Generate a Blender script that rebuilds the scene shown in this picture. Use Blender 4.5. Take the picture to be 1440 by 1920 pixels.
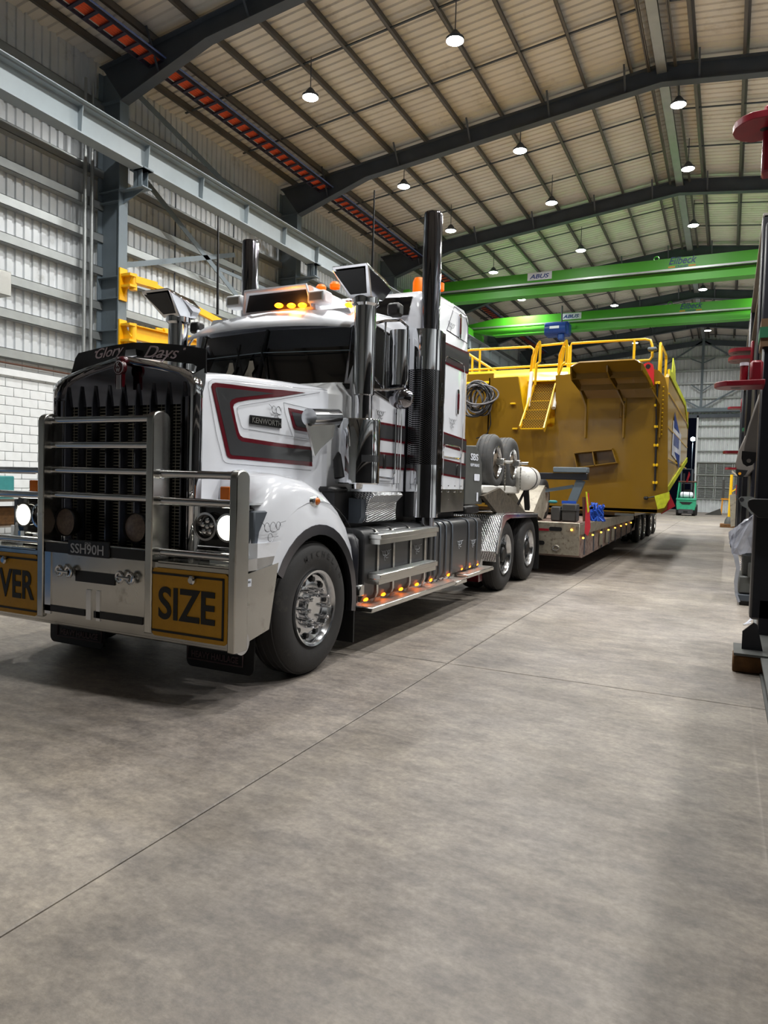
import bpy, bmesh, math, random
from mathutils import Vector, Matrix
random.seed(7)
for o in list(bpy.data.objects): bpy.data.objects.remove(o)
SC = bpy.context.scene; COL = SC.collection
PI = math.pi
# ---------------------------------------------------------------- camera
cam = bpy.data.cameras.new('camera'); cam.sensor_fit = 'VERTICAL'; cam.sensor_height = 36.0
cam.lens = 36.0 * 1320.0 / 1920.0; cam.clip_start = .05; cam.clip_end = 300
camo = bpy.data.objects.new('camera', cam); COL.objects.link(camo)
camo.matrix_world = Matrix(((0.89814084, -0.04262228, 0.43763727, 0), (0.43888022, 0.02585651, -0.89817348, 0), (0.02696643, 0.99875662, 0.04192886, 1.52), (0, 0, 0, 1)))
SC.camera = camo
# ---------------------------------------------------------------- world, exposure
w = bpy.data.worlds.new('night'); SC.world = w; w.use_nodes = True
w.node_tree.nodes['Background'].inputs[0].default_value = (.010, .013, .028, 1)
w.node_tree.nodes['Background'].inputs[1].default_value = .35
SC.view_settings.view_transform = 'Standard'; SC.view_settings.look = 'None'
SC.view_settings.gamma = 1.0; SC.view_settings.use_curve_mapping = False
SC.view_settings.exposure = -0.72
LAMP_W = 430.0
# ---------------------------------------------------------------- materials
def lin(h):
    if isinstance(h, str):
        c = [int(h[i:i+2], 16) / 255 for i in (0, 2, 4)]
        return tuple(x / 12.92 if x <= .04045 else ((x + .055) / 1.055) ** 2.4 for x in c)
    return h
def mat(name, col, rough=.5, metal=0., var=.12, scale=6., bump=0., bscale=40., coat=0., emit=None, es=0., dirt=None, dirt_amt=0., dscale=3., spec=.5, rv=.0):
    m = bpy.data.materials.new(name); m.use_nodes = True; nt = m.node_tree; N = nt.nodes; L = nt.links
    b = N['Principled BSDF']; c = lin(col)
    b.inputs['Roughness'].default_value = rough; b.inputs['Metallic'].default_value = metal
    b.inputs['Specular IOR Level'].default_value = spec
    if coat: b.inputs['Coat Weight'].default_value = coat; b.inputs['Coat Roughness'].default_value = .06
    tc = N.new('ShaderNodeTexCoord')
    nz = N.new('ShaderNodeTexNoise'); nz.inputs['Scale'].default_value = scale; nz.inputs['Detail'].default_value = 5
    L.new(tc.outputs['Object'], nz.inputs['Vector'])
    r = N.new('ShaderNodeValToRGB'); L.new(nz.outputs['Fac'], r.inputs[0])
    r.color_ramp.elements[0].position = .3; r.color_ramp.elements[1].position = .7
    r.color_ramp.elements[0].color = (*[x * (1 - var) for x in c], 1)
    r.color_ramp.elements[1].color = (*[min(1, x * (1 + var)) for x in c], 1)
    out = r.outputs[0]
    if dirt:
        n2 = N.new('ShaderNodeTexNoise'); n2.inputs['Scale'].default_value = dscale; n2.inputs['Detail'].default_value = 8; n2.inputs['Roughness'].default_value = .7
        L.new(tc.outputs['Object'], n2.inputs['Vector'])
        mr = N.new('ShaderNodeMapRange'); mr.inputs[1].default_value = .62 - dirt_amt * .3; mr.inputs[2].default_value = .72 - dirt_amt * .2
        mr.inputs[4].default_value = min(1, .4 + dirt_amt)
        L.new(n2.outputs['Fac'], mr.inputs[0])
        mx = N.new('ShaderNodeMix'); mx.data_type = 'RGBA'; L.new(mr.outputs[0], mx.inputs[0]); L.new(out, mx.inputs[6]); mx.inputs[7].default_value = (*lin(dirt), 1)
        out = mx.outputs[2]
    L.new(out, b.inputs['Base Color'])
    if rv:
        m2 = N.new('ShaderNodeMapRange'); m2.inputs[3].default_value = max(.02, rough - rv); m2.inputs[4].default_value = rough + rv
        L.new(nz.outputs['Fac'], m2.inputs[0]); L.new(m2.outputs[0], b.inputs['Roughness'])
    if bump:
        n3 = N.new('ShaderNodeTexNoise'); n3.inputs['Scale'].default_value = bscale; n3.inputs['Detail'].default_value = 3
        L.new(tc.outputs['Object'], n3.inputs['Vector'])
        bp = N.new('ShaderNodeBump'); bp.inputs['Strength'].default_value = bump; bp.inputs['Distance'].default_value = .01
        L.new(n3.outputs['Fac'], bp.inputs['Height']); L.new(bp.outputs[0], b.inputs['Normal'])
    if emit:
        b.inputs['Emission Color'].default_value = (*lin(emit), 1); b.inputs['Emission Strength'].default_value = es
    return m
def chequer(name, col, rough, metal):
    m = mat(name, col, rough, metal, var=.08); nt = m.node_tree; N = nt.nodes; L = nt.links
    tc = N.new('ShaderNodeTexCoord'); hs = []
    for ax, sc in ((0, 60), (1, 60)):
        mp = N.new('ShaderNodeMapping'); mp.inputs['Rotation'].default_value = (.78, .78, .78 + ax * 1.57); L.new(tc.outputs['Object'], mp.inputs[0])
        wv = N.new('ShaderNodeTexWave'); wv.inputs['Scale'].default_value = sc / 6.28 * 2.0; L.new(mp.outputs[0], wv.inputs[0]); hs.append(wv.outputs['Fac'])
    mu = N.new('ShaderNodeMath'); mu.operation = 'MULTIPLY'; L.new(hs[0], mu.inputs[0]); L.new(hs[1], mu.inputs[1])
    bp = N.new('ShaderNodeBump'); bp.inputs['Strength'].default_value = .9; bp.inputs['Distance'].default_value = .012
    L.new(mu.outputs[0], bp.inputs['Height']); L.new(bp.outputs[0], N['Principled BSDF'].inputs['Normal'])
    return m
def dotted(name, col, hole, axes=(1, 2), pitch=.022, metal=1., rough=.22):
    m = mat(name, col, rough, metal); nt = m.node_tree; N = nt.nodes; L = nt.links; b = N['Principled BSDF']
    tc = N.new('ShaderNodeTexCoord'); sp = N.new('ShaderNodeSeparateXYZ'); L.new(tc.outputs['Object'], sp.inputs[0])
    fs = []
    for a in axes:
        q = N.new('ShaderNodeMath'); q.operation = 'MULTIPLY'; q.inputs[1].default_value = 2 * PI / pitch; L.new(sp.outputs[a], q.inputs[0])
        s = N.new('ShaderNodeMath'); s.operation = 'SINE'; L.new(q.outputs[0], s.inputs[0]); fs.append(s.outputs[0])
    mu = N.new('ShaderNodeMath'); mu.operation = 'MULTIPLY'; L.new(fs[0], mu.inputs[0]); L.new(fs[1], mu.inputs[1])
    gt = N.new('ShaderNodeMath'); gt.operation = 'GREATER_THAN'; gt.inputs[1].default_value = .12; L.new(mu.outputs[0], gt.inputs[0])
    mx = N.new('ShaderNodeMix'); mx.data_type = 'RGBA'; L.new(gt.outputs[0], mx.inputs[0])
    mx.inputs[6].default_value = (*lin(col), 1); mx.inputs[7].default_value = (*lin(hole), 1); L.new(mx.outputs[2], b.inputs['Base Color'])
    return m
M = {}
def defm(k, *a, **kw): M[k] = mat(k, *a, **kw)
defm('beam_grey', '8f999e', .5, 0, var=.06, scale=2)
defm('steel_grey', '66727a', .55, 0, var=.10, scale=2, dirt='4b5257', dirt_amt=.1)
defm('steel_dark', '454c55', .6, 0, var=.12, scale=2)
defm('purlin', '5a5652', .45, .2, var=.12, scale=2)
defm('roof_sheet', 'd6d1c9', .5, 0, var=.08, scale=.8, dirt='b0a798', dirt_amt=.15, dscale=1)
defm('wall_sheet', 'd0d4d7', .4, .15, var=.09, scale=1.5, dirt='94938c', dirt_amt=.15, dscale=1.2)
defm('girt', 'a4a8a8', .4, .6, var=.08, scale=3)
defm('block', 'e4e7e8', .75, 0, var=.05, scale=5, bump=.25, bscale=60)
defm('mortar', 'b2b3ac', .9, 0)
defm('rust_pipe', '5d3f30', .7, .2)
defm('white_paint', 'e4e7ee', .16, 0, var=.02, coat=.8)
defm('white_dull', 'd8dadc', .4, 0, var=.04)
defm('maroon', '5e0f1c', .2, 0, var=.05, coat=.6)
defm('band_grey', '3d3e40', .22, 0, var=.08, coat=.6)
defm('pin', '30323a', .4)
defm('chrome', 'd9dadd', .05, 1, var=.03)
defm('chrome_dark', '9b9aa0', .07, 1, var=.05)
defm('alu', 'c9c8c3', .24, 1, var=.06, scale=4, rv=.10, dirt='8f8a80', dirt_amt=.12, dscale=5, bump=.03, bscale=8)
defm('alu_bright', 'd6d8db', .16, 1, var=.05, rv=.05)
defm('alu_dirty', 'a9a293', .45, .8, var=.15, scale=10, dirt='5f5247', dirt_amt=.35, dscale=14, bump=.2, bscale=20)
M['chequer'] = chequer('chequer', 'd2d4d6', .28, 1); M['chequer_dull'] = chequer('chequer_dull', 'b5b2ac', .35, .9)
M['perf'] = dotted('perf', '8d8c90', '08080a'); M['perf_yellow_shaded'] = dotted('perf_yellow_shaded', '8f6d0c', '3f3005', (0, 2), .06, 0, .45)
defm('tyre', '2b2a2a', .72, 0, var=.12, scale=4, bump=.1, bscale=80, dirt='4a463f', dirt_amt=.12, dscale=6)
defm('tyre_grey', '4a4a4a', .75, 0, var=.15, scale=5, dirt='6b655b', dirt_amt=.2, dscale=6)
defm('rubber', '131314', .6, 0, bump=.1, bscale=30)
defm('black', '0c0c0e', .45, 0); defm('black_gloss', '08080a', .12, 0, coat=.5)
defm('navy_black', '15161e', .35, 0, var=.2, scale=1.5)
defm('tank_grey', '2f3032', .38, 0, var=.1, scale=3, coat=.2)
defm('sign_yellow', 'c48f0a', .5, 0, var=.05, scale=20, dirt='6a4c0b', dirt_amt=.03, dscale=30)
defm('sign_black', '100f10', .5)
defm('yellow', 'efbf12', .35, 0, var=.05, scale=1.2, coat=.25)
defm('visor_alu', 'ccd0d6', .38, .7, var=.06, scale=9); defm('side_yellow_lit', 'cfa33c', .28, 0, var=.06, scale=.6, coat=.4); defm('skip_blue', '4d7199', .4); defm('body_yellow_shaded', '7f5e06', .35, 0, var=.07, scale=.7, coat=.3, dirt='6c5305', dirt_amt=.2, dscale=.6)  # the darker body yellow carries the shade on the tray front
defm('jib_yellow', 'f0b400', .45, 0, var=.06)
defm('crane_green', '429a1e', .42, 0, var=.05, scale=.6)
defm('hoist_blue', '123a86', .35, 0)
defm('grille_bar', '6e6e74', .18, 1, var=.05); defm('grille_wire', 'aaa596', .45, .4); defm('crown', '77767c', .06, 1)
defm('red_lug', '7c0f20', .35, 0, var=.15)
defm('red_bright', 'c8202a', .4, 0)
defm('red_cloth', 'c02b38', .8, 0); defm('yg_strap', 'c9d02a', .6, 0, var=.2, scale=12)
defm('orange_cable', 'd8552e', .6, 0, var=.1); defm('purple_rail', '3c3a4a', .5, .4); defm('blue_pipe', '5c6fa8', .5, 0)
defm('glass_dark', '07080b', .04, 0, coat=1.0)
defm('mirror_grille', '050506', .5)
defm('rust_deck', '8d7a70', .7, .2, var=.25, scale=12, dirt='5b3a33', dirt_amt=.45, dscale=10, bump=.3, bscale=30)
defm('neck_cream', 'a29a8a', .6, 0, var=.15, scale=6, dirt='4b4033', dirt_amt=.25, dscale=9)
defm('neck_dirt', '4c4336', .8, 0, var=.3, scale=10, dirt='1f1b16', dirt_amt=.4, dscale=12)
defm('tank_white', 'dad8d2', .35, 0, var=.05, dirt='77706a', dirt_amt=.08, dscale=8)
defm('wheel_tan', '8e8172', .6, .1, var=.2, scale=8, dirt='5a4b3c', dirt_amt=.3, dscale=9)
defm('crate_grey', '3d3c3a', .6, 0, var=.15)
defm('blue_strap', '1b50b8', .6, 0, var=.15, scale=20)
defm('fork_green', '2f9e78', .4, 0); defm('fork_grey', '3b3a3d', .6)
defm('timber', '6b4a26', .8, 0, var=.3, scale=14, bump=.3, bscale=40)
defm('cast_grey', '7a7570', .45, .5, var=.12, scale=3)
defm('machine_grey', '4f514f', .55, 0, var=.1)
defm('tape_green', '2f7a55', .6); defm('tape_brown', '7a5f43', .7)
defm('cable_black', '1a1a1c', .5, 0, var=.3, scale=20); defm('cable_grey', '77767a', .5, 0, var=.3, scale=20)
defm('plate_black', '0b0d14', .3); defm('plate_text', 'b8bcc4', .5)
defm('script_pink', 'c4b2b6', .6)
defm('badge_red', '4a0a14', .25, 0, coat=.6)
defm('flap_relief', '5c484b', .6); defm('teal', '2f7f80', .5); defm('bucket_red', 'a03030', .5)
defm('signboard', 'dfe3ee', .5); defm('sign_blue', '24438e', .5); defm('eil_blue', '17406a', .5); defm('logo_orange', 'd08a20', .5)
defm('door_dark', '0b0c10', .8)
def glow(k, c, s): M[k] = mat(k, c, .4, 0, emit=c, es=s)
glow('lamp_white', 'fbfff6', 60); glow('headlamp_on', 'fff8e2', 25); glow('amber_on', 'ff7a10', 12); glow('amber_dim', 'f07008', .7)
glow('red_on', 'ff1a10', 3); glow('flood', 'ecfffb', 60); glow('amber_small', 'ffb43c', 8)
defm('amber_off', 'c4640c', .25, 0, coat=.5); defm('lens_grey', '8b857c', .3, .2); defm('lens_led', '6f6057', .35, .1, var=.3, scale=40)
def plastic():
    m = mat('plastic_wrap', 'c9ccd6', .12, 0, var=.1, bump=.6, bscale=9); b = m.node_tree.nodes['Principled BSDF']
    b.inputs['Transmission Weight'].default_value = .55; b.inputs['IOR'].default_value = 1.15; return m
M['plastic'] = plastic()
def deflector():
    m = mat('smoke_acrylic', '1b1719', .12, 0, coat=.5); b = m.node_tree.nodes['Principled BSDF']
    b.inputs['Alpha'].default_value = .93; return m
M['smoke'] = deflector()
def screen_glass():
    m = mat('window_glass', '0a0b0e', .03, 0, coat=1); b = m.node_tree.nodes['Principled BSDF']
    b.inputs['Alpha'].default_value = .72; return m
M['glass'] = screen_glass()
def concrete():
    m = bpy.data.materials.new('concrete'); m.use_nodes = True; nt = m.node_tree; N = nt.nodes; L = nt.links; b = N['Principled BSDF']
    g = N.new('ShaderNodeNewGeometry')
    def noise(sc, det=6, rough=.6, st=None):
        n = N.new('ShaderNodeTexNoise'); n.inputs['Scale'].default_value = sc; n.inputs['Detail'].default_value = det; n.inputs['Roughness'].default_value = rough
        if st:
            mp = N.new('ShaderNodeMapping'); mp.inputs['Scale'].default_value = st; mp.inputs['Rotation'].default_value = (0, 0, .5); L.new(g.outputs['Position'], mp.inputs[0]); L.new(mp.outputs[0], n.inputs['Vector'])
        else: L.new(g.outputs['Position'], n.inputs['Vector'])
        return n.outputs['Fac']
    def ramp(f, p0, c0, p1, c1):
        r = N.new('ShaderNodeValToRGB'); L.new(f, r.inputs[0]); e = r.color_ramp.elements
        e[0].position = p0; e[0].color = (*c0, 1); e[1].position = p1; e[1].color = (*c1, 1); return r.outputs[0]
    def mul(a, c, fac=1.):
        x = N.new('ShaderNodeMix'); x.data_type = 'RGBA'; x.blend_type = 'MULTIPLY'; x.inputs[0].default_value = fac; L.new(a, x.inputs[6]); L.new(c, x.inputs[7]); return x.outputs[2]
    base = ramp(noise(.9, 8, .65), .3, lin('7f776e'), .7, lin('aba399'))
    a = mul(base, ramp(noise(3.2, 8, .7, (1, 2.2, 1)), .36, (.70, .70, .72), .62, (1.10, 1.09, 1.07)))
    a = mul(a, ramp(noise(28, 6, .7), .36, (.80, .80, .80), .64, (1.10, 1.10, 1.10)))
    a = mul(a, ramp(noise(.35, 4, .6), .35, (.80, .80, .84), .62, (1.04, 1.03, 1.0)))
    a = mul(a, ramp(noise(9, 9, .75, (1, 1.8, 1)), .38, (.84, .84, .85), .60, (1.08, 1.08, 1.07)))
    a = mul(a, ramp(noise(2.6, 10, .8, (2.2, 1, 1)), .30, (.78, .77, .77), .40, (1, 1, 1)))
    # scuff scratches: thin stretched noise ridges
    s1 = noise(4, 7, .7, (1, 7, 1)); sc = N.new('ShaderNodeMapRange'); sc.inputs[1].default_value = .74; sc.inputs[2].default_value = .80; L.new(s1, sc.inputs[0])
    mx = N.new('ShaderNodeMix'); mx.data_type = 'RGBA'; L.new(sc.outputs[0], mx.inputs[0]); L.new(a, mx.inputs[6]); mx.inputs[7].default_value = (*lin('cfc8bd'), 1)
    L.new(mx.outputs[2], b.inputs['Base Color'])
    rr = N.new('ShaderNodeMapRange'); rr.inputs[3].default_value = .38; rr.inputs[4].default_value = .62; L.new(noise(2.2, 6), rr.inputs[0]); L.new(rr.outputs[0], b.inputs['Roughness'])
    bp = N.new('ShaderNodeBump'); bp.inputs['Strength'].default_value = .12; bp.inputs['Distance'].default_value = .01
    L.new(noise(60, 4), bp.inputs['Height']); L.new(bp.outputs[0], b.inputs['Normal'])
    return m
M['concrete'] = concrete()
# ---------------------------------------------------------------- mesh tools
class MB:
    def __init__(s): s.v = []; s.f = []
    def add(s, vs, fs):
        n = len(s.v); s.v += [tuple(v) for v in vs]; s.f += [tuple(i + n for i in f) for f in fs]; return s
    def box(s, x0, x1, y0, y1, z0, z1):
        vs = [(x, y, z) for x in (x0, x1) for y in (y0, y1) for z in (z0, z1)]
        return s.add(vs, [(0, 1, 3, 2), (4, 6, 7, 5), (0, 4, 5, 1), (2, 3, 7, 6), (0, 2, 6, 4), (1, 5, 7, 3)])
    def cb(s, x0, x1, y0, y1, z0, z1, b=.01):   # chamfered box (rounded in XZ, XY)
        b = min(b, abs(x1 - x0) * .45, abs(y1 - y0) * .45, abs(z1 - z0) * .45); vs = []; 
        for x, xi in ((x0, x0 + b), (x1, x1 - b)):
            for y, yi in ((y0, y0 + b), (y1, y1 - b)):
                for z, zi in ((z0, z0 + b), (z1, z1 - b)):
                    vs += [(x, yi, zi), (xi, y, zi), (xi, yi, z)]
        bm = bmesh.new()
        for v in vs: bm.verts.new(v)
        r = bmesh.ops.convex_hull(bm, input=list(bm.verts)); bm.verts.index_update()
        out = [tuple(v.co) for v in bm.verts]; fs = [tuple(v.index for v in f.verts) for f in bm.faces]; bm.free()
        return s.add(out, fs)
    def bar(s, p, q, w, h=None, up=(0, 0, 1)):
        h = h or w; p = Vector(p); q = Vector(q); d = (q - p).normalized(); up = Vector(up)
        if abs(d.dot(up)) > .98: up = Vector((0, 1, 0))
        r = d.cross(up).normalized() * w / 2; u = r.cross(d).normalized() * h / 2
        vs = [e + a * r + b * u for e in (p, q) for a, b in ((-1, -1), (1, -1), (1, 1), (-1, 1))]
        return s.add(vs, [(0, 1, 2, 3), (7, 6, 5, 4), (0, 4, 5, 1), (1, 5, 6, 2), (2, 6, 7, 3), (3, 7, 4, 0)])
    def tube(s, pts, r, n=10, closed=False, cap=True):
        pts = [Vector(p) for p in pts]; N = len(pts); rings = []; prev = None
        for i, p in enumerate(pts):
            a = pts[(i - 1) % N] if (i or closed) else p; b = pts[(i + 1) % N] if (i < N - 1 or closed) else p
            t = (b - a).normalized()
            if prev is None:
                ref = Vector((0, 0, 1)) if abs(t.z) < .9 else Vector((0, 1, 0)); u = t.cross(ref).normalized()
            else:
                u = (prev - t * prev.dot(t)).normalized()
            prev = u; w_ = t.cross(u); rr = r[i] if isinstance(r, (list, tuple)) else r
            rings.append([p + (u * math.cos(k * 2 * PI / n) + w_ * math.sin(k * 2 * PI / n)) * rr for k in range(n)])
        vs = [v for g in rings for v in g]; fs = []
        for i in range(N if closed else N - 1):
            j = (i + 1) % N
            for k in range(n): fs.append((i * n + k, i * n + (k + 1) % n, j * n + (k + 1) % n, j * n + k))
        if cap and not closed: fs += [tuple(range(n))[::-1], tuple((N - 1) * n + k for k in range(n))]
        return s.add(vs, fs)
    def cyl(s, p, q, r0, r1=None, n=20): return s.tube([p, q], [r0, r0 if r1 is None else r1], n)
    def loft(s, rings, cap=True, closed=True):
        n = len(rings[0]); vs = [v for g in rings for v in g]; fs = []
        for i in range(len(rings) - 1):
            for k in range(n if closed else n - 1): fs.append((i * n + k, i * n + (k + 1) % n, (i + 1) * n + (k + 1) % n, (i + 1) * n + k))
        if cap: fs += [tuple(range(n))[::-1], tuple((len(rings) - 1) * n + k for k in range(n))]
        return s.add(vs, fs)
    def poly(s, pts, d):    # planar polygon extruded by vector d
        d = Vector(d); a = [Vector(p) for p in pts]; return s.loft([a, [p + d for p in a]])
    def lathe(s, prof, c, axis='X', n=40, sgn=1, a0=0., a1=2 * PI):  # prof: (along axis, radius)
        rings = []; full = abs(a1 - a0 - 2 * PI) < 1e-6; m = n if full else n + 1
        for a, r in prof:
            g = []
            for k in range(m):
                t = a0 + (a1 - a0) * k / n; p, q = r * math.cos(t), r * math.sin(t)
                g.append({'X': (c[0] + sgn * a, c[1] + p, c[2] + q), 'Y': (c[0] + p, c[1] + sgn * a, c[2] + q), 'Z': (c[0] + p, c[1] + q, c[2] + sgn * a)}[axis])
            rings.append(g)
        return s.loft(rings, cap=False, closed=full)
    def sph(s, c, r, n=12, sc=(1, 1, 1)):
        rings = []
        for i in range(1, n // 2):
            t = PI * i / (n // 2); rings.append([(c[0] + sc[0] * r * math.sin(t) * math.cos(k * 2 * PI / n), c[1] + sc[1] * r * math.sin(t) * math.sin(k * 2 * PI / n), c[2] + sc[2] * r * math.cos(t)) for k in range(n)])
        return s.loft(rings)
    def text(s, txt, o, u, v, wid, hgt, depth=.003, shear=0., bold=0., spacing=1.):
        cu = bpy.data.curves.new('t', 'FONT'); cu.body = txt; cu.shear = shear; cu.offset = bold; cu.space_character = spacing; cu.resolution_u = 6 if hgt > .1 else 3
        ob = bpy.data.objects.new('t', cu); COL.objects.link(ob)
        dg = bpy.context.evaluated_depsgraph_get(); me = bpy.data.meshes.new_from_object(ob.evaluated_get(dg))
        vs = [p.co.copy() for p in me.vertices]; fs = [tuple(p.vertices) for p in me.polygons]
        bpy.data.objects.remove(ob); bpy.data.curves.remove(cu); bpy.data.meshes.remove(me)
        if not vs: return s
        x0 = min(p.x for p in vs); x1 = max(p.x for p in vs); y0 = min(p.y for p in vs); y1 = max(p.y for p in vs)
        o = Vector(o); u = Vector(u).normalized(); v = Vector(v); v = (v - u * v.dot(u)).normalized(); nrm = u.cross(v)
        f = [o + u * ((p.x - x0) / (x1 - x0) * wid) + v * ((p.y - y0) / (y1 - y0) * hgt) for p in vs]
        n = len(f); ed = {}
        for fa in fs:
            for i in range(len(fa)):
                e = (fa[i], fa[(i + 1) % len(fa)]); ed[e] = 1
        side = [(a, b, b + n, a + n) for (a, b) in ed if (b, a) not in ed]
        return s.add([p + nrm * depth for p in f] + f, fs + side)
    def mirror(s, cx=-4.12):
        m = MB(); m.v = [(2 * cx - x, y, z) for x, y, z in s.v]; m.f = [f[::-1] for f in s.f]; return m
ORG = {}
def empty(name, loc, label=None, cat=None, group=None, kind=None):
    o = bpy.data.objects.new(name, None); o.empty_display_size = .2; COL.objects.link(o); o.location = loc
    tag(o, label, cat, group, kind); ORG[o.name] = Vector(loc); return o
def tag(o, label=None, cat=None, group=None, kind=None):
    if label: o['label'] = label
    if cat: o['category'] = cat
    if group: o['group'] = group
    if kind: o['kind'] = kind
    return o
def obj(name, mb, m, parent=None, label=None, cat=None, group=None, kind=None, ang=38, bev=0., flat=False):
    vs = mb.v; lo = [min(v[i] for v in vs) for i in range(3)]; hi = [max(v[i] for v in vs) for i in range(3)]
    c = Vector([(lo[i] + hi[i]) / 2 for i in range(3)])
    if parent is None: c.z = lo[2]
    me = bpy.data.meshes.new(name); me.from_pydata([(v[0] - c.x, v[1] - c.y, v[2] - c.z) for v in vs], [], mb.f)
    bm = bmesh.new(); bm.from_mesh(me); bmesh.ops.recalc_face_normals(bm, faces=bm.faces); bm.to_mesh(me); bm.free()
    if not flat:
        me.polygons.foreach_set('use_smooth', [True] * len(me.polygons)); me.set_sharp_from_angle(angle=math.radians(ang))
    me.materials.append(M[m] if isinstance(m, str) else m)
    o = bpy.data.objects.new(name, me); COL.objects.link(o); ORG[o.name] = c
    if parent: o.parent = parent; o.location = c - ORG[parent.name]
    else: o.location = c
    if bev:
        b = o.modifiers.new('bevel', 'BEVEL'); b.width = bev; b.segments = 2; b.limit_method = 'ANGLE'; b.angle_limit = math.radians(40)
    tag(o, label, cat, group, kind); return o
def both(name, fn, m, parent, **kw):   # right-hand part and its mirrored twin
    a = fn(); return obj(name, a, m, parent, **kw), obj(name, a.mirror(), m, parent, **kw)
def dup(o, delta, parent=None, label=None):
    c = o.copy(); COL.objects.link(c); c.parent = parent if parent else None
    W = ORG[o.name] + Vector(delta); ORG[c.name] = W
    c.location = W - (ORG[parent.name] if parent else Vector())
    if label: c['label'] = label
    for ch in list(o.children):
        dup(ch, delta, c)
    return c
def ibeam(mb, p, q, h, bw, tf=.02, tw=.015, up=(0, 0, 1)):
    p = Vector(p); q = Vector(q); d = (q - p).normalized(); r = d.cross(Vector(up)).normalized(); u = r.cross(d).normalized()
    mb.bar(p, q, tw, h - 2 * tf, up)
    for s_ in (1, -1): mb.bar(p + u * s_ * (h / 2 - tf / 2), q + u * s_ * (h / 2 - tf / 2), bw, tf, up)
    return mb
def rrect(c, w_, h_, r, u, v, n=5):
    c = Vector(c); u = Vector(u); v = Vector(v); out = []
    for sx, sy, a0 in ((1, 1, 0), (-1, 1, 1), (-1, -1, 2), (1, -1, 3)):
        for k in range(n + 1):
            a = (a0 + k / n) * PI / 2
            out.append(c + u * (sx * (w_ / 2 - r) + r * math.cos(a)) + v * (sy * (h_ / 2 - r) + r * math.sin(a)))
    return out
def swirl(mb, c, u, v, s_, r=.0035):   # painted scroll: three loops and a tail
    c = Vector(c); u = Vector(u); v = Vector(v)
    for cx_, cy_, rad in ((-.55, 0, .22), (0, -.02, .26), (.5, .04, .2), (-.25, -.55, .2)):
        mb.tube([c + u * s_ * (cx_ + rad * math.cos(t)) + v * s_ * (cy_ + rad * 1.1 * math.sin(t)) for t in [k * 2 * PI / 14 for k in range(13)]], r, 4)
    mb.tube([c + u * s_ * a + v * s_ * b for a, b in ((-1.1, .3), (-.8, .15), (-.75, -.1), (-.5, -.25), (-.2, -.2), (.2, -.28), (.6, -.1), (.7, .2), (1.2, .28))], r, 4)
    mb.tube([c + u * s_ * a + v * s_ * b for a, b in ((-.05, -.5), (.2, -.55), (.5, -.52))], r, 4)
# ================================================================ SETTING
XL, XR, YN, YF = -13.9, 9.9, -16.0, 55.5
RX = -2.0
def rz(x): return 12.52 - abs(x - RX) * .117        # top of rafters
# floor slabs
fl = obj('floor', MB().box(XL, XR, YN, YF + 6, -.3, -.03), 'concrete', kind='structure')
xs = [XL, -8.1, -2.083, 3.92, XR]; ys = [YN, -9.43, -1.93, 5.575, 13.07, 20.57, 28.07, 35.57, 43.07, 50.57, YF + 6]
for i in range(4):
    for j in range(len(ys) - 1):
        g = .005; mb = MB(); b = .006; x0, x1, y0, y1 = xs[i] + g, xs[i + 1] - g, ys[j] + g, ys[j + 1] - g
        mb.loft([[(x0, y0, -.05), (x1, y0, -.05), (x1, y1, -.05), (x0, y1, -.05)], [(x0, y0, -b), (x1, y0, -b), (x1, y1, -b), (x0, y1, -b)], [(x0 + b, y0 + b, 0), (x1 - b, y0 + b, 0), (x1 - b, y1 - b, 0), (x0 + b, y1 - b, 0)]])
        obj('slab', mb, 'concrete', fl, flat=True)
# left wall: block plinth + ribbed cladding
wl = obj('wall_left', MB().box(XL - .25, XL - .13, YN, YF, 0, 11.5), 'mortar', kind='structure')
cz = .1965; ncourse = 20
far = MB(); first = None
for k in range(ncourse):
    z0 = k * cz + .004; off = (k % 2) * .2
    y = YN
    yy = 8.6 + off
    while yy < 12.35:
        if first is None: first = obj('block', MB().cb(XL - .14, XL, yy + .005, yy + .39, z0 + .002, z0 + cz - .008, .006), 'block', wl); base = (yy, z0)
        else: dup(first, (0, yy - base[0], z0 - base[1]), wl)
        yy += .395
    q = 8.6 + off - .395
    while q > YN: far.box(XL - .14, XL, q + .005, q + .39, z0 + .002, z0 + cz - .008); q -= .395
    while yy < YF: far.box(XL - .14, XL, yy + .005, yy + .39, z0 + .002, z0 + cz - .008); yy += .395
obj('blockwork', far, 'block', wl, kind='stuff', flat=True)
obj('ledge', MB().box(XL, XL + .07, YN, YF, 3.58, 3.72), 'block', wl)
obj('pipe', MB().cyl((XL + .1, YN, 3.83), (XL + .1, YF, 3.83), .022, n=8), 'rust_pipe', wl)
def ribbed(mb, a, b, z0, z1, fn, pitch=.21, depth=.035):
    n = int((b - a) / pitch); lo = []; hi = []
    for i in range(n):
        t = a + i * pitch
        for dt, dd in ((0, 0), (.12, 0), (.14, depth), (.19, depth)): lo.append(fn(t + dt, dd, z0)); hi.append(fn(t + dt, dd, z1))
    k = len(lo); mb.add(lo + hi, [(i, i + 1, k + i + 1, k + i) for i in range(k - 1)])
mb = MB(); ribbed(mb, YN, YF, 3.93, 11.42, lambda t, d, z: (XL - .05 - d, t, z)); obj('cladding', mb, 'wall_sheet', wl, flat=True)
for z in (4.13, 4.95, 5.67, 6.5, 7.27, 8.02, 8.78, 9.55, 10.35):
    h = .2; obj('girt', MB().box(XL - .04, XL + .17, YN, YF, z - .012, z).box(XL + .16, XL + .17, YN, YF, z - h, z).box(XL - .04, XL + .17, YN, YF, z - h, z - h + .01), 'girt', wl)
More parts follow.
